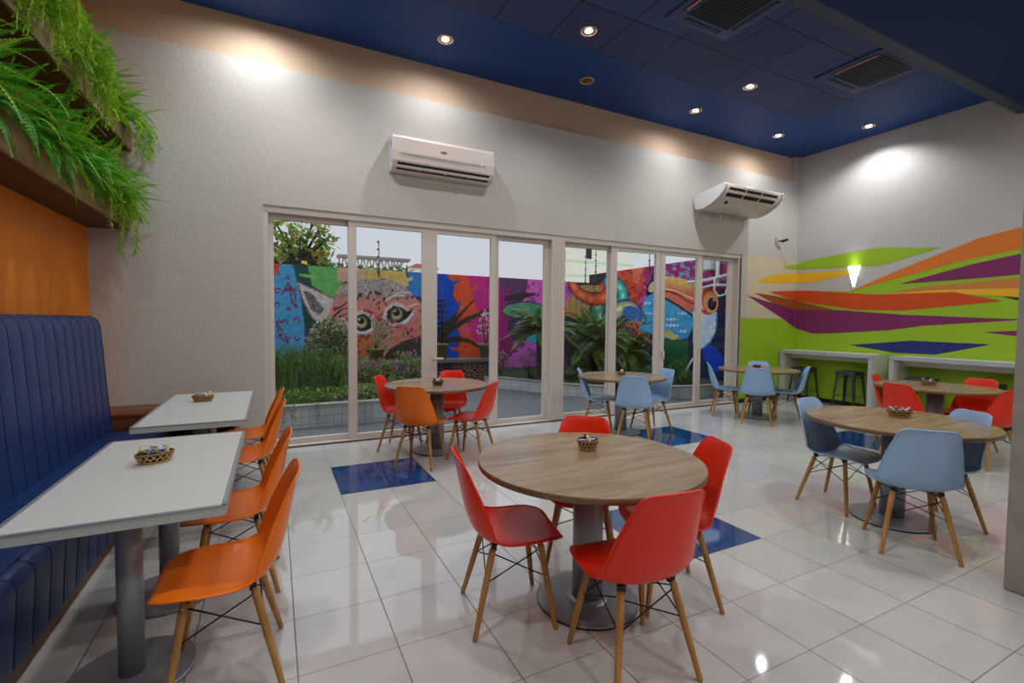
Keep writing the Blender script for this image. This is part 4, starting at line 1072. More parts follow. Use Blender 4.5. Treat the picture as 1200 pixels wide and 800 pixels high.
# --- back garden wall: wild cat, branches, snake pattern
X, Y, Z = wall_grid((-1.6, 10.68), (8.6, 11.286), .3, WT, .017)
U, V = camf(np.stack([X, Y, Z], -1)); p = Paint(U, V); A = np.ones(U.shape, bool)
p.put(A, (70, 45, 80))
m = U < 357; p.put(m, (66, 146, 192))
for i_ in range(16):
    gx, gy = 324+(i_ % 3)*11+(i_*7 % 5), 320+(i_//3)*18+(i_*5 % 6)
    if gx < 351: p.squig(p.em(gx, gy, 9, 9), (116, 26, 74), gx-1, gx+1, gy-1, gy+1, 1, 2.9, 100+i_, .8)
for c in ([(341, 336), (346, 346), (347, 360), (342, 352), (340, 342)], [(324, 378), (334, 392), (338, 402), (328, 395)], [(330, 345), (338, 332), (340, 336)]): p.line(c+[c[0]], .9, (116, 26, 74))
p.poly([(316, 300), (335, 300), (322, 323), (316, 326)], (200, 56, 44))
p.poly([(340, 300), (359, 300), (368, 334), (383, 341), (379, 384), (357, 384), (352, 345)], (24, 66, 66))
p.poly([(358, 300), (395, 300), (398, 325), (406, 327), (390, 349), (366, 335)], (92, 164, 84))
p.poly([(350, 320), (368, 323), (369, 325), (352, 324)], (120, 190, 100))
p.poly([(395, 300), (427, 300), (433, 331), (400, 345), (391, 348), (398, 336), (410, 330), (396, 330)], (196, 160, 126))
p.poly([(424, 300), (473, 300), (477, 328), (486, 346), (478, 338), (450, 326), (430, 328)], (198, 172, 96))
p.poly([(471, 300), (505, 300), (505, 350), (484, 346), (475, 336), (483, 331), (474, 329), (480, 328)], (36, 122, 190))
p.poly([(476, 326), (484, 324), (483, 328), (477, 330)], (210, 190, 90))
head = inpoly(p.U, p.V, [(378, 382), (390, 349), (400, 336), (418, 328), (440, 326.5), (458, 328), (476, 336), (490, 352), (500, 362), (515, 376), (515, 440), (372, 440), (372, 400)])
p.mix(head, (150, 136, 130), (204, 122, 112), (p.V-336)/22+.25*nz(U, V, 1.3, 1.57, .2))
p.mix(head & (p.U < 440) & (p.V > 378), (204, 122, 112), (206, 112, 58), (p.V-378)/24+(430-p.U)/120)
m = head & (p.V < 349+3*nz(U, V, 1.1)) & (np.sin(p.U*2.3+5*nz(U, V, .25)+.12*p.V) > .45); p.put(m, (104, 96, 98))
m = head & (p.V < 346+4*nz(V, U, .9)) & (np.sin(p.U*3.1+6*nz(V, U, .3)) > .6); p.put(m, (196, 188, 184))
ear = p.poly([(348, 330), (360, 336), (392, 350), (386, 366), (380, 380), (366, 372), (356, 352)], (176, 164, 160))
p.put(ear & (np.sin(p.U*1.7-p.V*2.1) > .45), (220, 214, 208))
m = inpoly(p.U, p.V, [(355, 340), (366, 344), (380, 362), (374, 370), (364, 362)]); p.put(m, (66, 50, 56)); p.put(m & (np.sin(p.U*2.6-p.V*1.2) > .7), (170, 170, 160))
p.line([(348, 330), (392, 350)], .7, (120, 84, 80)); p.line(bez([(350, 334), (356, 354), (366, 372), (380, 380)]), .8, (120, 84, 80))
rr = np.random.RandomState(3)
for _ in range(70):
    x, y = rr.uniform(384, 512), rr.uniform(338, 420)
    if abs(x-465) < 22 and abs(y-369) < 16 or abs(x-424) < 16 and abs(y-378) < 12: continue
    mm = p.em(x, y, rr.uniform(.7, 1.6), rr.uniform(1.6, 3.0), rr.uniform(-.4, .5)) & head; p.put(mm, (52, 42, 46))
for x, y in ((431, 349), (438, 351), (445, 354), (452, 356), (444, 361), (448, 368), (452, 363), (458, 349), (424, 345), (434, 342)): p.ell(x, y, 1.1, 1.9, (48, 40, 44))
for c in ([(388, 378), (396, 372), (406, 368)], [(386, 394), (392, 385), (404, 381)], [(394, 362), (402, 358), (410, 352)], [(390, 372), (400, 363), (412, 360)]): p.line(bez(c), 1.3, (50, 42, 46), .5)
# eyes
for (x, y, s, d) in ((465, 368, 1.0, 1), (423.5, 377.5, 1.0, -1)):
    p.poly([(x-17*d, y+6), (x-14*d, y-7), (x-2*d, y-15), (x+10*d, y-10), (x+16*d, y-3), (x+22*d, y-5), (x+14*d, y+8), (x+4*d, y+14), (x-10*d, y+13)], (198, 186, 180))
    p.poly([(x-12*d, y+6), (x-11*d, y-4), (x-4*d, y-10), (x+6*d, y-8), (x+12*d, y-3), (x+20*d, y-6), (x+12*d, y+5), (x+3*d, y+10), (x-6*d, y+10)], (26, 24, 26))
    p.line(bez([(x-12*d, y+8), (x-2*d, y+13), (x+10*d, y+9), (x+18*d, y)]), 1.5, (206, 214, 222))
    p.ell(x, y, 7.6, 7.8, (92, 84, 62)); p.ell(x, y+.5, 6.4, 6.2, (150, 138, 100)); p.ell(x, y+2.4, 4.6, 3.4, (182, 172, 132)); p.ell(x-.5, y-1.5, 3.9, 3.9, (16, 14, 16)); p.ell(x-2.2, y-3.6, 1.2, 1.0, (220, 226, 232))
for c in ([(452, 352), (462, 347), (474, 346)], [(456, 349), (468, 343), (480, 343)], [(478, 360), (488, 356), (496, 356)]): p.line(bez(c), .7, (214, 208, 204))
p.mix(p.em(448, 395, 11, 22) & head, (150, 130, 112), (192, 150, 120), (p.V-375)/40)
p.ell(422, 346, 2, 3, (60, 50, 52)); p.ell(443, 344, 5, 2, (70, 60, 62))
# branch under the cat and to the right of it
m = p.poly([(448, 420), (458, 408), (472, 400), (484, 396), (515, 388), (515, 426), (470, 424)], (50, 44, 38)); p.put(m & (np.sin(p.U*.6+p.V*1.7) > .55), (82, 76, 56))
p.poly([(484, 424), (515, 404), (515, 430), (484, 430)], (52, 128, 176))
p.poly([(500, 345), (515, 338), (515, 372), (498, 360)], (70, 40, 46))
# colour bands of the third leaf
p.poly([(508, 300), (524, 300), (524, 322), (533, 333), (530, 345), (538, 362), (532, 372), (540, 386), (536, 400), (540, 430), (508, 430)], (24, 74, 180))
oran = p.poly([(522, 300), (547, 300), (548, 324), (554, 345), (560, 366), (548, 378), (554, 396), (566, 404), (568, 430), (539, 430), (537, 404), (541, 398), (537, 386), (533, 372), (539, 360), (531, 346), (533, 333), (524, 322)], (216, 78, 38))
p.poly([(524, 331), (539, 328), (538, 331), (527, 335)], (24, 74, 180)); p.poly([(532, 362), (539, 351), (540, 355), (533, 368)], (24, 74, 180))
mag = p.poly([(546, 300), (587, 300), (588, 430), (570, 430), (566, 404), (554, 395), (548, 379), (560, 366), (554, 345), (548, 324)], (196, 30, 128))
p.poly([(546, 342), (562, 331), (560, 336), (548, 350)], (216, 78, 38)); p.poly([(541, 386), (552, 382), (551, 386), (542, 390)], (214, 60, 150)); p.poly([(528, 407), (539, 407), (538, 411), (530, 410)], (216, 78, 38))
p.poly([(571, 323), (577, 324), (580, 340), (573, 338)], (110, 36, 110))
# fourth leaf: mauve, magenta, pink with rings
p.poly([(586, 300), (622, 300), (616, 335), (606, 352), (590, 356), (586, 350)], (86, 56, 96))
p.poly([(586, 342), (603, 333), (592, 348), (600, 362), (594, 384), (600, 398), (586, 400)], (150, 26, 110))
m = p.poly([(620, 300), (668, 300), (668, 372), (640, 376), (628, 356), (612, 355), (618, 336)], (214, 96, 184)); p.squig(m, (40, 36, 110), 614, 664, 326, 372, 34, 2.4, 8)
p.poly([(590, 348), (608, 343), (628, 343), (626, 346), (610, 351), (592, 353)], (58, 36, 52))
m = p.poly([(596, 400), (668, 396), (668, 430), (590, 430)], (200, 96, 190)); p.squig(m, (60, 40, 130), 598, 664, 400, 422, 24, 2.2, 9)
p.poly([(586, 396), (600, 396), (604, 412), (590, 424), (586, 424)], (140, 20, 100))
m = p.em(613, 363, 25, 9.8, -.04); p.put(m, (30, 40, 40))
m = p.em(613, 363, 23.5, 8.6, -.04); p.mix(m, (58, 134, 120), (112, 168, 106), .5+.5*nz(U, V, .35)+.2*np.sin(U*.3)); p.put(m & p.em(604, 366, 6, 2.4) & ~p.em(604, 366.5, 4.5, 1.4), (28, 60, 90))
m = p.poly([(614, 396), (622, 388), (634, 390), (640, 404), (624, 402)], (60, 160, 190)); 
# dark branches
for c, w, w2 in ((bez([(508, 402), (530, 398), (548, 399), (560, 406), (568, 415)]), 4.6, 1.2), (bez([(512, 398), (528, 386), (548, 374), (572, 364)]), 4.2, 2.2), (bez([(524, 386), (538, 370), (556, 351)]), 3.6, .6), (bez([(512, 388), (524, 378), (536, 366)]), 2.2, 1)):
    m, d, t = p.line(c, w, (42, 34, 34), w2); p.put(m & (np.sin(d*3+t*30) > .6), (78, 66, 58))
# under the right end: tiles, vines
p.poly([(664, 345), (700, 340), (715, 372), (664, 378)], (60, 120, 130))
p.C = np.where((p.U > 662)[..., None], paint_right(U, V).C, p.C)
grid_object(X, Y, Z, p.C, 'garden_wall', 'painted garden wall behind the first four door leaves, showing a spotted wild cat face', .16, (-.05, 1))

# --- right garden wall: snake, sky, toucan
X, Y, Z = wall_grid((8.35, 6.36), (8.35, 11.6), .3, 2.90, .0125)
U, V = camf(np.stack([X, Y, Z], -1)); p = Paint(U, V); A = np.ones(U.shape, bool)
p = paint_right(U, V)
grid_object(X, Y, Z, p.C, 'garden_wall', 'taller painted garden wall on the right, showing a snake and a toucan', .16, (1, 0))

# planters
def wallstrip(name, pts, z0, z1, th, label, soil=None):
    t = thing(name, label, 'planter', (pts[0][0], pts[0][1], z0))
    P = [Vector((x, y, 0)) for x, y in pts]; nrm = []
    for i in range(len(P)):
        d = (P[min(i+1, len(P)-1)]-P[max(i-1, 0)]).normalized(); nrm.append(Vector((-d.y, d.x, 0)))
    def strip(a, b, w0, w1, m, nm):
        k = MB(); n = len(P); vs = []
        for q, nn_ in zip(P, nrm):
            for w, z in ((w0, a), (w0, b), (w1, b), (w1, a)): vs.append(q+nn_*w+Vector((0, 0, z)))
        k.add(vs, [(4*i+j, 4*i+(j+1) % 4, 4*(i+1)+(j+1) % 4, 4*(i+1)+j) for i in range(n-1) for j in range(4)]+[(0, 1, 2, 3), (4*n-4, 4*n-1, 4*n-2, 4*n-3)], m); part(k, nm, t)
    strip(z0, z1-.03, 0, th, MT['planter'], 'tiled_wall'); strip(z1-.03, z1, -.015, th+.02, MT['coping'], 'coping')
    if soil:
        k = MB(); s = [(p_+n_*(th-.01)).to_tuple()[:2] for p_, n_ in zip(P, nrm)]+soil; k.add([(x, y, z1-.04) for x, y in s], [tuple(range(len(s)))], MT['soil']); part(k, 'soil', t)
    return t
wallstrip('raised_planter', [(-4, 7.34), (-1, 7.34), (1.6, 7.36), (2.2, 7.40), (2.42, 7.6), (2.5, 8.0), (2.4, 9.0), (2.2, 10.1)], -.05, .28, .14, 'low white-tiled planter wall outside the first two door leaves', [(1.0, 10.1), (-4, 10.1)])
curve = [(4.15, 10.55), (4.55, 10.1), (4.9, 9.55), (5.15, 9.0), (5.45, 8.4), (5.85, 7.85), (6.4, 7.42), (7.1, 7.14), (7.9, 7.0), (8.33, 6.97)]
wallstrip('raised_planter', curve, -.05, .21, .14, 'curved white-tiled planter wall outside the right door leaves', [(8.33, 11.2), (8.0, 11.1), (4.6, 10.9)])
# block bench
bn = thing('block_bench', 'long concrete slab bench on coloured hollow blocks against the painted wall', 'bench', (2.6, 10.4, 0))
k = MB(); k.box((.9, 10.18, .56), (4.75, 10.66, .63), MT['slab']); part(k, 'slab', bn)
cols = ['blockblue', 'blockyel', 'blockyel', 'blockred', 'blockblue', 'blockyel', 'blockpur', 'blockteal', 'blockbrick', 'blockteal', 'blockpur', 'blockbrick', 'blockbrick', 'blockbrick']
cols = ['blockblue', 'blockyel', 'blockred', 'blockteal', 'blockyel', 'blockred', 'blockblue', 'blockyel', 'blockteal', 'blockpur', 'blockpur', 'blockbrick', 'blockbrick', 'blockbrick']
for i in range(14):
    for j in range(3):
        x0 = 1.0+i*.265; z0 = -.03+j*.197; k = MB(); m = MT[cols[(i+j//2) % 14]]; yf = 10.24
        k.box((x0, yf+.02, z0), (x0+.255, yf+.16, z0+.187), MT['slot'])
        for a, b in (((x0, z0), (x0+.255, z0+.028)), ((x0, z0+.16), (x0+.255, z0+.187)), ((x0, z0), (x0+.03, z0+.187)), ((x0+.225, z0), (x0+.255, z0+.187)), ((x0+.11, z0), (x0+.145, z0+.187)), ((x0, z0+.08), (x0+.255, z0+.105))):
            k.box((a[0], yf, a[1]), (b[0], yf+.02, b[1]), m)
        part(k, 'hollow_block', bn)

def leaves(mbx, c, r, n, s, mats, rnd, flat=.3, asp=.42):
    for _ in range(n):
        while True:
            q = Vector((rnd.uniform(-1, 1), rnd.uniform(-1, 1), rnd.uniform(-1, 1)))
            if q.length < 1: break
        q = Vector((q.x*r[0], q.y*r[1], q.z*r[2]))+Vector(c); d = Vector((rnd.uniform(-1, 1), rnd.uniform(-1, 1), rnd.uniform(-flat, flat+.3))).normalized()
        w = d.cross(Vector((rnd.uniform(-.4, .4), rnd.uniform(-.4, .4), 1))).normalized(); L = s*rnd.uniform(.6, 1.3)
        mbx.add([q, q+d*L*.45+w*L*asp*.5, q+d*L, q+d*L*.45-w*L*asp*.5], [(0, 1, 2, 3)], rnd.choice(mats))
def shrub(name, label, cat, c, r, n, s, mats, seed, bloom=None, nb=0, group=None, stems=8, bs=.03):
    rnd = random.Random(seed); z0 = c[2]-r[2]; t = thing(name, label, cat, (c[0], c[1], z0), 0, group)
    k = MB(); leaves(k, (0, 0, r[2]), r, n, s, [MT[m] for m in mats], rnd); rawmesh(k, 'foliage', t)
    k = MB()
    for i in range(stems):
        a = rnd.uniform(0, 6.28); k.tube([(0, 0, -.02), (math.cos(a)*r[0]*.35, math.sin(a)*r[1]*.35, r[2]*.9), (math.cos(a)*r[0]*.7, math.sin(a)*r[1]*.7, r[2]*1.7)], [.008, .006, .002], MT['trunk'], 5)
    k.build('stems', t)
    if bloom:
        k = MB()
        for _ in range(nb):
            a, e = rnd.uniform(0, 6.28), rnd.uniform(-.2, 1.5); q = Vector((math.cos(a)*math.cos(e)*r[0], math.sin(a)*math.cos(e)*r[1], r[2]+math.sin(e)*r[2]))*rnd.uniform(.95, 1.08)
            for j in range(5):
                b = 2*PI*j/5+rnd.random(); d = Vector((math.cos(b), -.5, math.sin(b))).normalized()*bs; w = d.cross(Vector((0, 1, 0))).normalized()*bs*.35
                k.add([q, q+d*.6+w, q+d, q+d*.6-w], [(0, 1, 2, 3)], MT[bloom])
        rawmesh(k, 'blossoms', t)
    return t
def blades(name, label, x, y, z, n, rx, ry, hgt, mats, seed, spread=.35, w=.012, group=None):
    rnd = random.Random(seed); t = thing(name, label, 'grass', (x, y, z), 0, group); k = MB()
    for _ in range(n):
        bx, by = rnd.gauss(0, rx*.5), rnd.gauss(0, ry*.5); a = rnd.uniform(0, 6.28); h = hgt*rnd.uniform(.6, 1.1); s = spread*rnd.uniform(.2, 1.3)*h
        dx, dy = math.cos(a)*s, math.sin(a)*s; ww = Vector((math.sin(a+1.57)*0+w, 0, 0)); P = []
        for f in (0, .4, .75, 1): P.append(Vector((bx+dx*f*f, by+dy*f*f, h*(f-.18*f*f*f))))
        vs = []
        for q, f in zip(P, (1, .9, .6, .08)): vs += [q-ww*f*.5, q+ww*f*.5]
        k.add(vs, [(0, 1, 3, 2), (2, 3, 5, 4), (4, 5, 7, 6)], MT[rnd.choice(mats)])
    rawmesh(k, 'blades', t); b = MB(); b.lathe([(.01, .03), (rx*.5, .01), (rx*.6, -.02)], MT['soil'], 16); b.build('root_mound', t)
    return t
blades('reed_clump', 'tall dark green reed clump outside the first door leaf, leftmost in the flower bed', .28, 8.75, .24, 900, .75, .5, 1.0, ['reed', 'reed', 'grass'], 3, .35, .014, 'reed clumps')
blades('reed_clump', 'paler reed clump leaning right beside the striped shrub in the left bed', 1.02, 8.9, .24, 450, .5, .4, .82, ['reed', 'varieg', 'grass'], 4, .7, .012, 'reed clumps')
shrub('leafy_shrub', 'pale variegated shrub behind the reeds in front of the cat painting', 'shrub', (.96, 9.55, .95), (.44, .35, .60), 3600, .10, ['varieg', 'shrub', 'varieg'], 6)
k = MB(); rnd = random.Random(9)
for _ in range(9500):
    x = rnd.uniform(-1.2, 2.35); y = 7.42+rnd.random()**.8*2.3; h = .25+rnd.random()*.17; a = rnd.uniform(0, 6.28)
    d = Vector((math.cos(a), math.sin(a), rnd.uniform(-.1, .8)))*rnd.uniform(.03, .07); w = d.cross(Vector((0, 0, 1))).normalized()*.016; q = Vector((x, y, h))
    k.add([q, q+d*.5+w, q+d, q+d*.5-w], [(0, 1, 2, 3)], MT['cover' if rnd.random() < .75 else 'grass'])
for _ in range(5200):
    x = rnd.uniform(-1.0, .75); y = rnd.uniform(7.5, 8.6); q = Vector((x, y, .24)); h = rnd.uniform(.10, .24); dx = rnd.uniform(-.05, .05)
    k.add([q, q+Vector((.007, 0, 0)), q+Vector((dx, rnd.uniform(-.05, .05), h))], [(0, 1, 2)], MT['grass'])
for cx in (.12, .22, .55):
    for j in range(26):
        q = Vector((cx+rnd.uniform(-.05, .05), 7.318-rnd.uniform(0, .02), .30-j*.009)); d = Vector((rnd.uniform(-.03, .03), -.02, rnd.uniform(-.03, .02))); w = Vector((0, 0, .013))
        k.add([q, q+d*.5+w, q+d, q+d*.5-w], [(0, 1, 2, 3)], MT['cover'])
o = rawmesh(k, 'ground_cover', kind='stuff', label='low green ground cover and lawn spilling over the left planter wall', category='ground cover')
shrub('flowering_plant', 'leafy plant with magenta blooms left of the second door leaf centre, in the bed', 'flowers', (1.72, 8.7, .52), (.36, .3, .28), 1100, .06, ['shrub', 'cover'], 11, 'bloompink', 22, 'magenta flowering plants')
shrub('flowering_plant', 'leafy plant with magenta blooms nearest the handle stile, in the bed', 'flowers', (2.28, 8.8, .58), (.34, .3, .34), 1100, .06, ['shrub', 'cover'], 12, 'bloompink', 18, 'magenta flowering plants')
shrub('leafy_shrub', 'dry low shrub at the right end of the left planter', 'shrub', (1.5, 7.95, .36), (.36, .3, .13), 500, .05, ['varieg', 'cover'], 13)

def pot(x, y, z, r, h, label):
    t = thing('plant_pot', label, 'pot', (x, y, z), 0, 'olive clay pots on the slab bench'); k = MB()
    k.lathe([(.001, 0), (r*.72, 0), (r*.98, h*.86), (r*1.07, h*.86), (r*1.07, h), (r*.95, h), (r*.93, h*.9)], MT['pot'], 28); k.build('pot_body', t)
    s = MB(); s.disc((0, 0, h*.9), r*.93, MT['soil'], 24); s.build('soil', t)
pot(1.94, 10.42, .63, .19, .27, 'olive clay pot on the slab bench holding the crimson bougainvillea')
pot(3.38, 10.40, .63, .17, .36, 'olive clay pot on the slab bench behind the door handle')
pot(4.52, 10.42, .63, .17, .34, 'olive clay pot at the right end of the slab bench, with a white-flowered plant')
rnd = random.Random(21); t = thing('bougainvillea', 'crimson flowering bougainvillea growing from the left pot on the slab bench', 'flowers', (1.94, 10.42, .87)); k = MB(); kb = MB(); ks = MB()
for (dx, dz) in ((-.2, .85), (.05, .7), (.3, .62), (.55, .5), (.8, .42), (-.35, .3), (.2, .3), (.7, -.15), (-.45, -.05), (1.0, .25)):
    P = [Vector((0, 0, 0)), Vector((dx*.3, rnd.uniform(-.1, .0), dz*.6+.1)), Vector((dx*.7, rnd.uniform(-.15, .0), dz*.95+.05)), Vector((dx, rnd.uniform(-.2, 0), dz))]
    ks.tube(P, [.006, .005, .003, .002], MT['trunk'], 5)
    for q in P[1:]: leaves(k, q, (.09, .07, .07), 26, .055, [MT['shrub'], MT['varieg']], rnd)
    for j in range(3):
        q = P[3]*(1-j*.16)+P[1]*(j*.16)+Vector((rnd.uniform(-.06, .06), -.05, rnd.uniform(-.04, .05))); leaves(kb, q, (.055, .04, .045), 15, .05, [MT['bloom']], rnd, .8, .8)
rawmesh(k, 'foliage', t); rawmesh(kb, 'blossoms', t); ks.build('stems', t)
t = thing('spiky_plant', 'dark spiky plant in the pot behind the door handle, against the orange and blue paint', 'plant', (3.42, 10.38, .97)); k = MB(); rnd = random.Random(31)
for lev in range(8):
    zc = .08+lev*.13
    for j in range(12):
        a = 2*PI*j/12+lev*.4; e = rnd.uniform(.1, .9); L = rnd.uniform(.16, .34)*(1-.05*lev); d = Vector((math.cos(a)*math.cos(e), math.sin(a)*math.cos(e), math.sin(e))); w = d.cross(Vector((0, 0, 1))).normalized()*.014
        b = Vector((0, 0, zc)); k.add([b-w, b+w, b+d*L*.6+w*.8-Vector((0, 0, .01)), b+d*L-Vector((0, 0, .06)), b+d*L*.6-w*.8-Vector((0, 0, .01))], [(0, 1, 2, 3, 4)], MT['spiky'])
rawmesh(k, 'leaves', t); k = MB(); k.cyl((0, 0, -.03), (0, 0, 1.05), .022, .012, MT['trunk'], 8); k.build('stem', t)
shrub('leafy_shrub', 'airy shrub with white flowers in the right pot on the slab bench', 'shrub', (4.50, 10.38, 1.30), (.20, .18, .42), 330, .05, ['varieg', 'shrub'], 33, 'bloomwhite', 40)
k = 0
for x, y, r, h, lab, bl in ((4.85, 10.3, .32, .30, 'green shrub with pale blue flowers at the start of the curved bed', 'bloomblue'), (5.35, 9.75, .36, .30, 'green shrub with pale blue flowers behind the fourth door leaf, left of the cycad trunk', 'bloomblue'),
        (5.95, 9.7, .34, .32, 'green shrub with pale blue flowers behind the nearest cycad trunk', 'bloomblue'), (6.5, 9.2, .38, .24, 'low green shrub under the large middle cycad', None), (7.0, 8.6, .36, .22, 'low green shrub between the two larger cycads', None),
        (7.75, 8.4, .36, .26, 'low green shrub below the sky painting', 'bloomwhite'), (8.0, 7.7, .30, .28, 'green shrub in front of the toucan, right end of the bed', None), (7.4, 7.9, .30, .20, 'small green shrub in front of the snake painting', None), (7.85, 7.35, .25, .16, 'smallest green shrub at the end of the curved planter', None)):
    k += 1; shrub('garden_shrub', lab, 'shrub', (x, y, .17+h), (r, r*.8, h), int(1500*r*1.6), .055, ['shrub', 'cover', 'shrub'], 40+k, bl, 9 if bl else 0, 'shrubs in the curved bed')
k = MB(); rnd = random.Random(77)
for _ in range(7000):
    x = rnd.uniform(4.4, 8.3); y = rnd.uniform(7.0, 10.6)
    yc = np.interp(x, [c[0] for c in curve], [c[1] for c in curve])
    if y < yc+.15: continue
    a = rnd.uniform(0, 6.28); d = Vector((math.cos(a), math.sin(a), rnd.uniform(0, .8)))*rnd.uniform(.03, .06); w = d.cross(Vector((0, 0, 1))).normalized()*.014; q = Vector((x, y, .17+rnd.random()*.07))
    k.add([q, q+d*.5+w, q+d, q+d*.5-w], [(0, 1, 2, 3)], MT['shrub' if rnd.random() < .6 else 'cover'])
rawmesh(k, 'ground_cover', kind='stuff', label='dark green ground cover in the curved right planter', category='ground cover')
def cycad(label, x, y, zt, L, nf, seed, rt=.10):
    t = thing('cycad_palm', label, 'palm', (x, y, .17), 0, 'cycad palms in the curved bed'); rnd = random.Random(seed); k = MB()
    for i in range(nf):
        a = 2*PI*i/nf*2.4+rnd.uniform(-.2, .2); e = rnd.uniform(.0, 1.25); d = Vector((math.cos(a)*math.cos(e), math.sin(a)*math.cos(e), math.sin(e)))
        frond(k, (d.x*.06, d.y*.06, zt-.17), d, L*rnd.uniform(.75, 1.1), rnd.uniform(.7, 1.3), .19*L, MT['palm'], 30, hk=.62)
    k.v = [(min(vx, 8.32-x), vy, max(vz, .03)) for vx, vy, vz in k.v]
    rawmesh(k, 'fronds', t); b = MB(); b.lathe([(rt*1.3, -.03), (rt*1.1, .1)]+[(rt*(1+.08*(j % 2)), .1+(zt-.3)*j/14) for j in range(15)]+[(.02, zt-.15)], MT['trunk'], 14); b.build('trunk', t)
cycad('cycad palm with the tallest trunk, behind the fourth door leaf', 5.45, 9.35, 1.25, .98, 60, 51, .12)
cycad('broad cycad palm behind the fifth door leaf, in front of the red snake coil', 6.75, 9.0, .95, 1.20, 64, 52, .14)
cycad('dark low cycad palm behind the sixth door leaf, below the snake head', 7.45, 8.9, .72, .98, 52, 53, .12)

# electric fence poles
def pole(px, py, y, ztop, label, x=None):
    q = onY((px, py), y) if x is None else onX((px, py), x); zb = q.z-.05
    t = thing('fence_pole', label, 'pole', (q.x, q.y, zb), 0, 'electric fence poles on the garden walls'); k = MB(); k.cyl((0, 0, 0), (0, 0, ztop), .018, .018, MT['pole'], 8); k.build('post', t)
    n = max(3, int(ztop/.16))
    for j in range(n):
        k = MB(); z = .12+j*(ztop-.15)/(n-1)*.98 if n > 1 else .2; k.cyl((-.045, -.02, z), (.0, -.02, z), .016, .02, MT['insul'], 8); k.build('insulator', t)
pole(444, 322, 10.89, .82, 'grey electric fence pole above the cat painting')
pole(686, 333, 0, .92, 'shorter electric fence pole in front of the apartment tower', 8.331)
pole(698, 328, 0, .98, 'taller electric fence pole in front of the apartment tower', 8.331)
pole(761, 318, 0, .55, 'electric fence pole above the sky painting', 8.331)
# services on the right wall
def px_(pt, x=8.30): return onX(pt, x)
t0 = px_((829, 300)); t1 = px_((839, 316)); t = thing('meter_box', 'white meter box high on the toucan wall', 'box', (8.3, t0.y, t1.z)); k = MB(); k.rbox((8.18, min(t0.y, t1.y), t1.z), (8.34, max(t0.y, t1.y), t0.z), .01, MT['whitebox'], 2); part(k, 'casing', t)
k = MB(); k.box((8.17, min(t0.y, t1.y)+.03, t1.z+.02), (8.18, max(t0.y, t1.y)-.03, t0.z-.02), MT['pipe']); part(k, 'door', t)
k = MB(); a = px_((842, 298)); k.tube([(8.29, a.y, 2.9), (8.29, a.y, 2.35), (8.27, a.y-.02, 2.28)], .045, MT['pipe'], 10); o = k.build('downpipe', label='white vertical downpipe beside the meter box', category='pipe')
k = MB(); a, b, c = px_((806, 331), 8.24), px_((830, 328), 8.24), px_((853, 322), 8.24); k.tube([a, b, c], .035, MT['pipe'], 10); k.build('wall_pipe', label='upper white pipe crossing above the toucan head', category='pipe')
k = MB(); a, b, c = px_((820, 338), 8.25), px_((836, 334), 8.25), px_((852, 334), 8.25); k.tube([a, b, c], .03, MT['pipe'], 10); k.build('wall_pipe', label='lower white pipe just above the toucan eye', category='pipe')
k = MB(); P = [px_(q, 8.22) for q in ((838, 325), (837, 340), (842, 347), (850, 345), (853, 336))]; k.tube(P, .022, MT['whitebox'], 8); k.build('looped_hose', label='pale looped hose hanging from the pipes beside the toucan head', category='hose')
k = MB(); P = [px_(q, 8.10) for q in ((812, 420), (803, 436), (792, 445), (780, 452))]; k.tube([Vector(v) for v in P], .02, MT['pipe'], 8); k.build('garden_hose', label='thin white pipe slanting down through the shrubs before the toucan', category='hose')

# beyond the walls
a = onY((664.5, 300), 42); b = onY((742.5, 300), 42)
bd = thing('apartment_tower', 'pale cream apartment tower with green bands beyond the right garden wall', 'building', ((a.x+b.x)/2, 46, 0))
k = MB(); k.box((a.x, 42, 0), (b.x, 47, 26), MT['building']); part(k, 'facade', bd)
for i in range(10):
    z0 = 5+i*1.5; k = MB(); k.box((a.x-.05, 42.3, z0), (a.x, 44.5, z0+.9), MT['winblue']); part(k, 'window', bd)
for i in range(3):
    q = onY((690, 292), 42); k = MB(); k.box((q.x-.35, 41.94, q.z-1+i*3.2), (q.x+.35, 42, q.z+.3+i*3.2), MT['grille']); part(k, 'vent', bd)
q0 = onY((396, 306), 70); q1 = onY((481, 303), 70); sr = thing('stadium_roof', 'distant triangulated steel roof above the cat painting wall', 'building', (q0.x, 70, 0))
k = MB(); zt_, zb_ = q0.z+.9, q0.z-.8
k.box((q0.x, 70, zt_-.25), (q1.x, 72, zt_+.1), MT['roofgrey']); part(k, 'roof_edge', sr)
k = MB(); n = 12
for i in range(n):
    xa = q0.x+(q1.x-q0.x)*i/n; xb = q0.x+(q1.x-q0.x)*(i+1)/n; h = (zb_+ (zt_-zb_)*max(0, (i-8)/4))
    k.tube([(xa, 70.2, zt_), ((xa+xb)/2, 70.2, h), (xb, 70.2, zt_)], .16, MT['roofgrey'], 5)
part(k, 'truss', sr)
k = MB(); k.box((q0.x, 71, 0), (q0.x+(q1.x-q0.x)*.85, 76, zb_-.2), MT['housewhite']); part(k, 'stand', sr)
q0 = onY((480, 316), 60); q1 = onY((500, 316), 60); hs = thing('distant_house', 'distant white house with a red roof beyond the cat wall', 'house', (q0.x, 60, 0))
k = MB(); k.box((q0.x, 60, 0), (q1.x+1.5, 66, q0.z+.3), MT['housewhite']); part(k, 'walls', hs); k = MB(); k.prism([(q0.x-.1, q0.z+.3), (q1.x+1.6, q0.z+.3), (q1.x+.8, q0.z+.85), (q0.x+.8, q0.z+.8)], 'y', 59.8, 66, MT['brickred']); part(k, 'roof', hs)
q = onY((351.5, 300), 110); tw = thing('radio_mast', 'thin distant lattice radio mast behind the left tree', 'mast', (q.x, 110, 0)); k = MB()
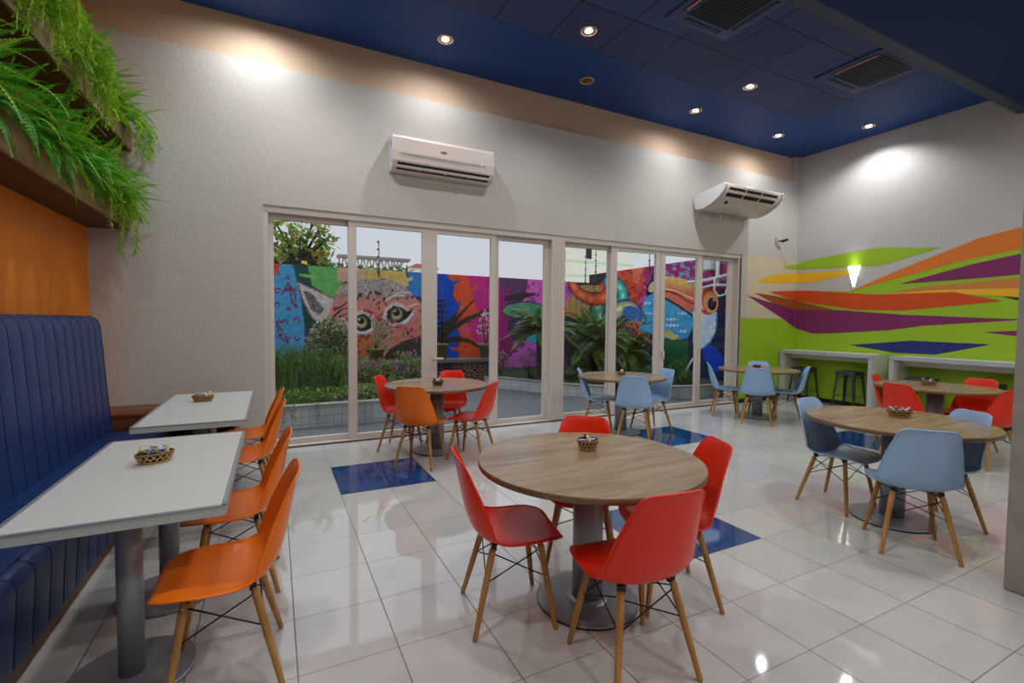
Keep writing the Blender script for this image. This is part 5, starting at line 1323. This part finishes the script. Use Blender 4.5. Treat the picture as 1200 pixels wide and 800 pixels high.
for dx in (-.45, .45): k.tube([(dx, 0, 0), (dx, 0, 40)], .09, MT['roofgrey'], 4)
for j in range(40): k.tube([(-.45, 0, j), (.45, 0, j+1)], .06, MT['roofgrey'], 4)
k.build('lattice', tw)
def tree(label, x, y, trunkh, blobs, seed, mats, s, dens=1.0):
    t = thing('garden_tree', label, 'tree', (x, y, -.05)); rnd = random.Random(seed); k = MB(); kt = MB(); kt.tube([(0, 0, 0), (.1, 0, trunkh*.5), (0, 0, trunkh)], [.16, .13, .09], MT['trunk'], 10)
    for bx, bz, r, n in blobs:
        kt.tube([(0, 0, trunkh*.85), (bx*.5, 0, (trunkh+bz)/2), (bx, 0, bz)], [.06, .04, .02], MT['trunk'], 6)
        leaves(k, (bx, 0, bz), (r*1.15, r*.8, r*.9), int(n*dens), s, [MT[m] for m in mats], rnd, .6, .5)
    rawmesh(k, 'crown', t); kt.build('trunk', t)
def tz(px, py, y): v = onY((px, py), y); return v
B = []
cx = tz(350, 300, 14).x
for px, py, r, n in ((324, 262, .42, 95), (334, 272, .42, 95), (322, 285, .5, 110), (330, 296, .42, 85), (345, 304, .36, 80), (366, 262, .36, 60), (374, 268, .34, 60), (362, 272, .3, 45), (356, 286, .34, 60), (370, 287, .36, 60), (380, 280, .24, 28), (364, 298, .32, 55), (376, 300, .28, 40), (352, 278, .26, 30), (386, 292, .26, 40), (388, 276, .22, 26), (378, 304, .26, 50)):
    v = tz(px, py, 14); B.append((v.x-cx, v.z+.05, r, n))
tree('broad-leaved tree with gold-tinged leaves beyond the first door leaf', cx, 14, 3.0, B, 61, ['treeleaf', 'treeleaf2', 'treeleaf'], .25, .5)
B = []; cx = tz(352, 310, 16).x
for px, py, r in ((324, 308, .4), (338, 308, .4), (352, 309, .45), (366, 309, .42), (376, 312, .3)):
    v = tz(px, py, 16); B.append((v.x-cx, v.z+.05, r, 200))
tree('dark low tree crown just above the wall behind the gold-tinged tree', cx, 16, 2.4, B, 62, ['shrub', 'palm'], .2)
B = []; cx = tz(420, 310, 20).x
for px in range(392, 478, 9):
    v = tz(px, 315 if px > 420 else 312, 20); B.append((v.x-cx, v.z-.12, .30, 90))
tree('bright green tree line above the wall in front of the stadium roof', cx, 20, 2.8, B, 63, ['cover', 'shrub'], .2)
# ------------------------------------------------------------------ light
def spot(x, y, z, p, ang=125, blend=.7, col=(1, .97, .92), r=.04):
    l = bpy.data.lights.new('spot', 'SPOT'); l.energy = p; l.spot_size = math.radians(ang); l.spot_blend = blend; l.color = col; l.shadow_soft_size = r
    o = bpy.data.objects.new('downlight_lamp', l); COL.objects.link(o); o.location = (x, y, z)
def disk(x, y, z, p, size, col=(1, .985, .96)):
    l = bpy.data.lights.new('disk', 'AREA'); l.shape = 'DISK'; l.size = size; l.energy = p; l.color = col
    o = bpy.data.objects.new('unseen_fill_light', l); COL.objects.link(o); o.location = (x, y, z)
LP = 100
for x, y in ((-.13, 5.60), (1.843, 5.499), (5.925, 5.49), (7.986, 5.523)): spot(x, y, ZC-.02, LP*.8, 172, .9, (.97, .98, 1))
for x, y in ((.4, 4.57), (3.234, 4.572), (5.979, 4.577), (8.929, 4.567)): spot(x, y, ZC-.03, LP, 140, .6, (.97, .98, 1))
for x in (-.6, 1.9, 4.6, 7.4):
    for y in (-1.2, 1.4): disk(x, y, ZS-.01, 30, .22)  # disk lights without fixtures, added out of view for general ambient light
l = bpy.data.lights.new('sconce', 'SPOT'); l.energy = 4; l.spot_size = math.radians(100); l.spot_blend = .8; l.color = (1, .97, .92); l.shadow_soft_size = .08
o = bpy.data.objects.new('sconce_lamp', l); COL.objects.link(o); o.location = (XR-.06, cy_s, 2.565); o.rotation_euler = (PI, 0, 0)
w = bpy.data.worlds.new('sky'); SC.world = w; w.use_nodes = True; nt = w.node_tree; bg = nt.nodes['Background']
tc = nt.nodes.new('ShaderNodeTexCoord'); sp = nt.nodes.new('ShaderNodeSeparateXYZ'); nt.links.new(tc.outputs['Generated'], sp.inputs[0])
cr = nt.nodes.new('ShaderNodeValToRGB'); nt.links.new(sp.outputs[2], cr.inputs[0])
cr.color_ramp.elements[0].position = 0; cr.color_ramp.elements[0].color = (.70, .69, .73, 1)
cr.color_ramp.elements[1].position = .85; cr.color_ramp.elements[1].color = (2.0, 2.1, 2.3, 1)
e = cr.color_ramp.elements.new(.22); e.color = (.68, .71, .80, 1)
nt.links.new(cr.outputs[0], bg.inputs[0]); bg.inputs[1].default_value = 1.0
SC.view_settings.view_transform = 'Standard'; SC.view_settings.look = 'None'; SC.view_settings.gamma = 1; SC.view_settings.exposure = 0; SC.view_settings.use_curve_mapping = False
SC.cycles.use_denoising = True
try: SC.cycles.denoiser = 'OPENIMAGEDENOISE'
except Exception: pass
SC.cycles.max_bounces = 8; SC.cycles.diffuse_bounces = 4; SC.cycles.glossy_bounces = 4; SC.cycles.transparent_max_bounces = 16; SC.cycles.sample_clamp_indirect = 6
SC.cycles.caustics_reflective = False; SC.cycles.caustics_refractive = False
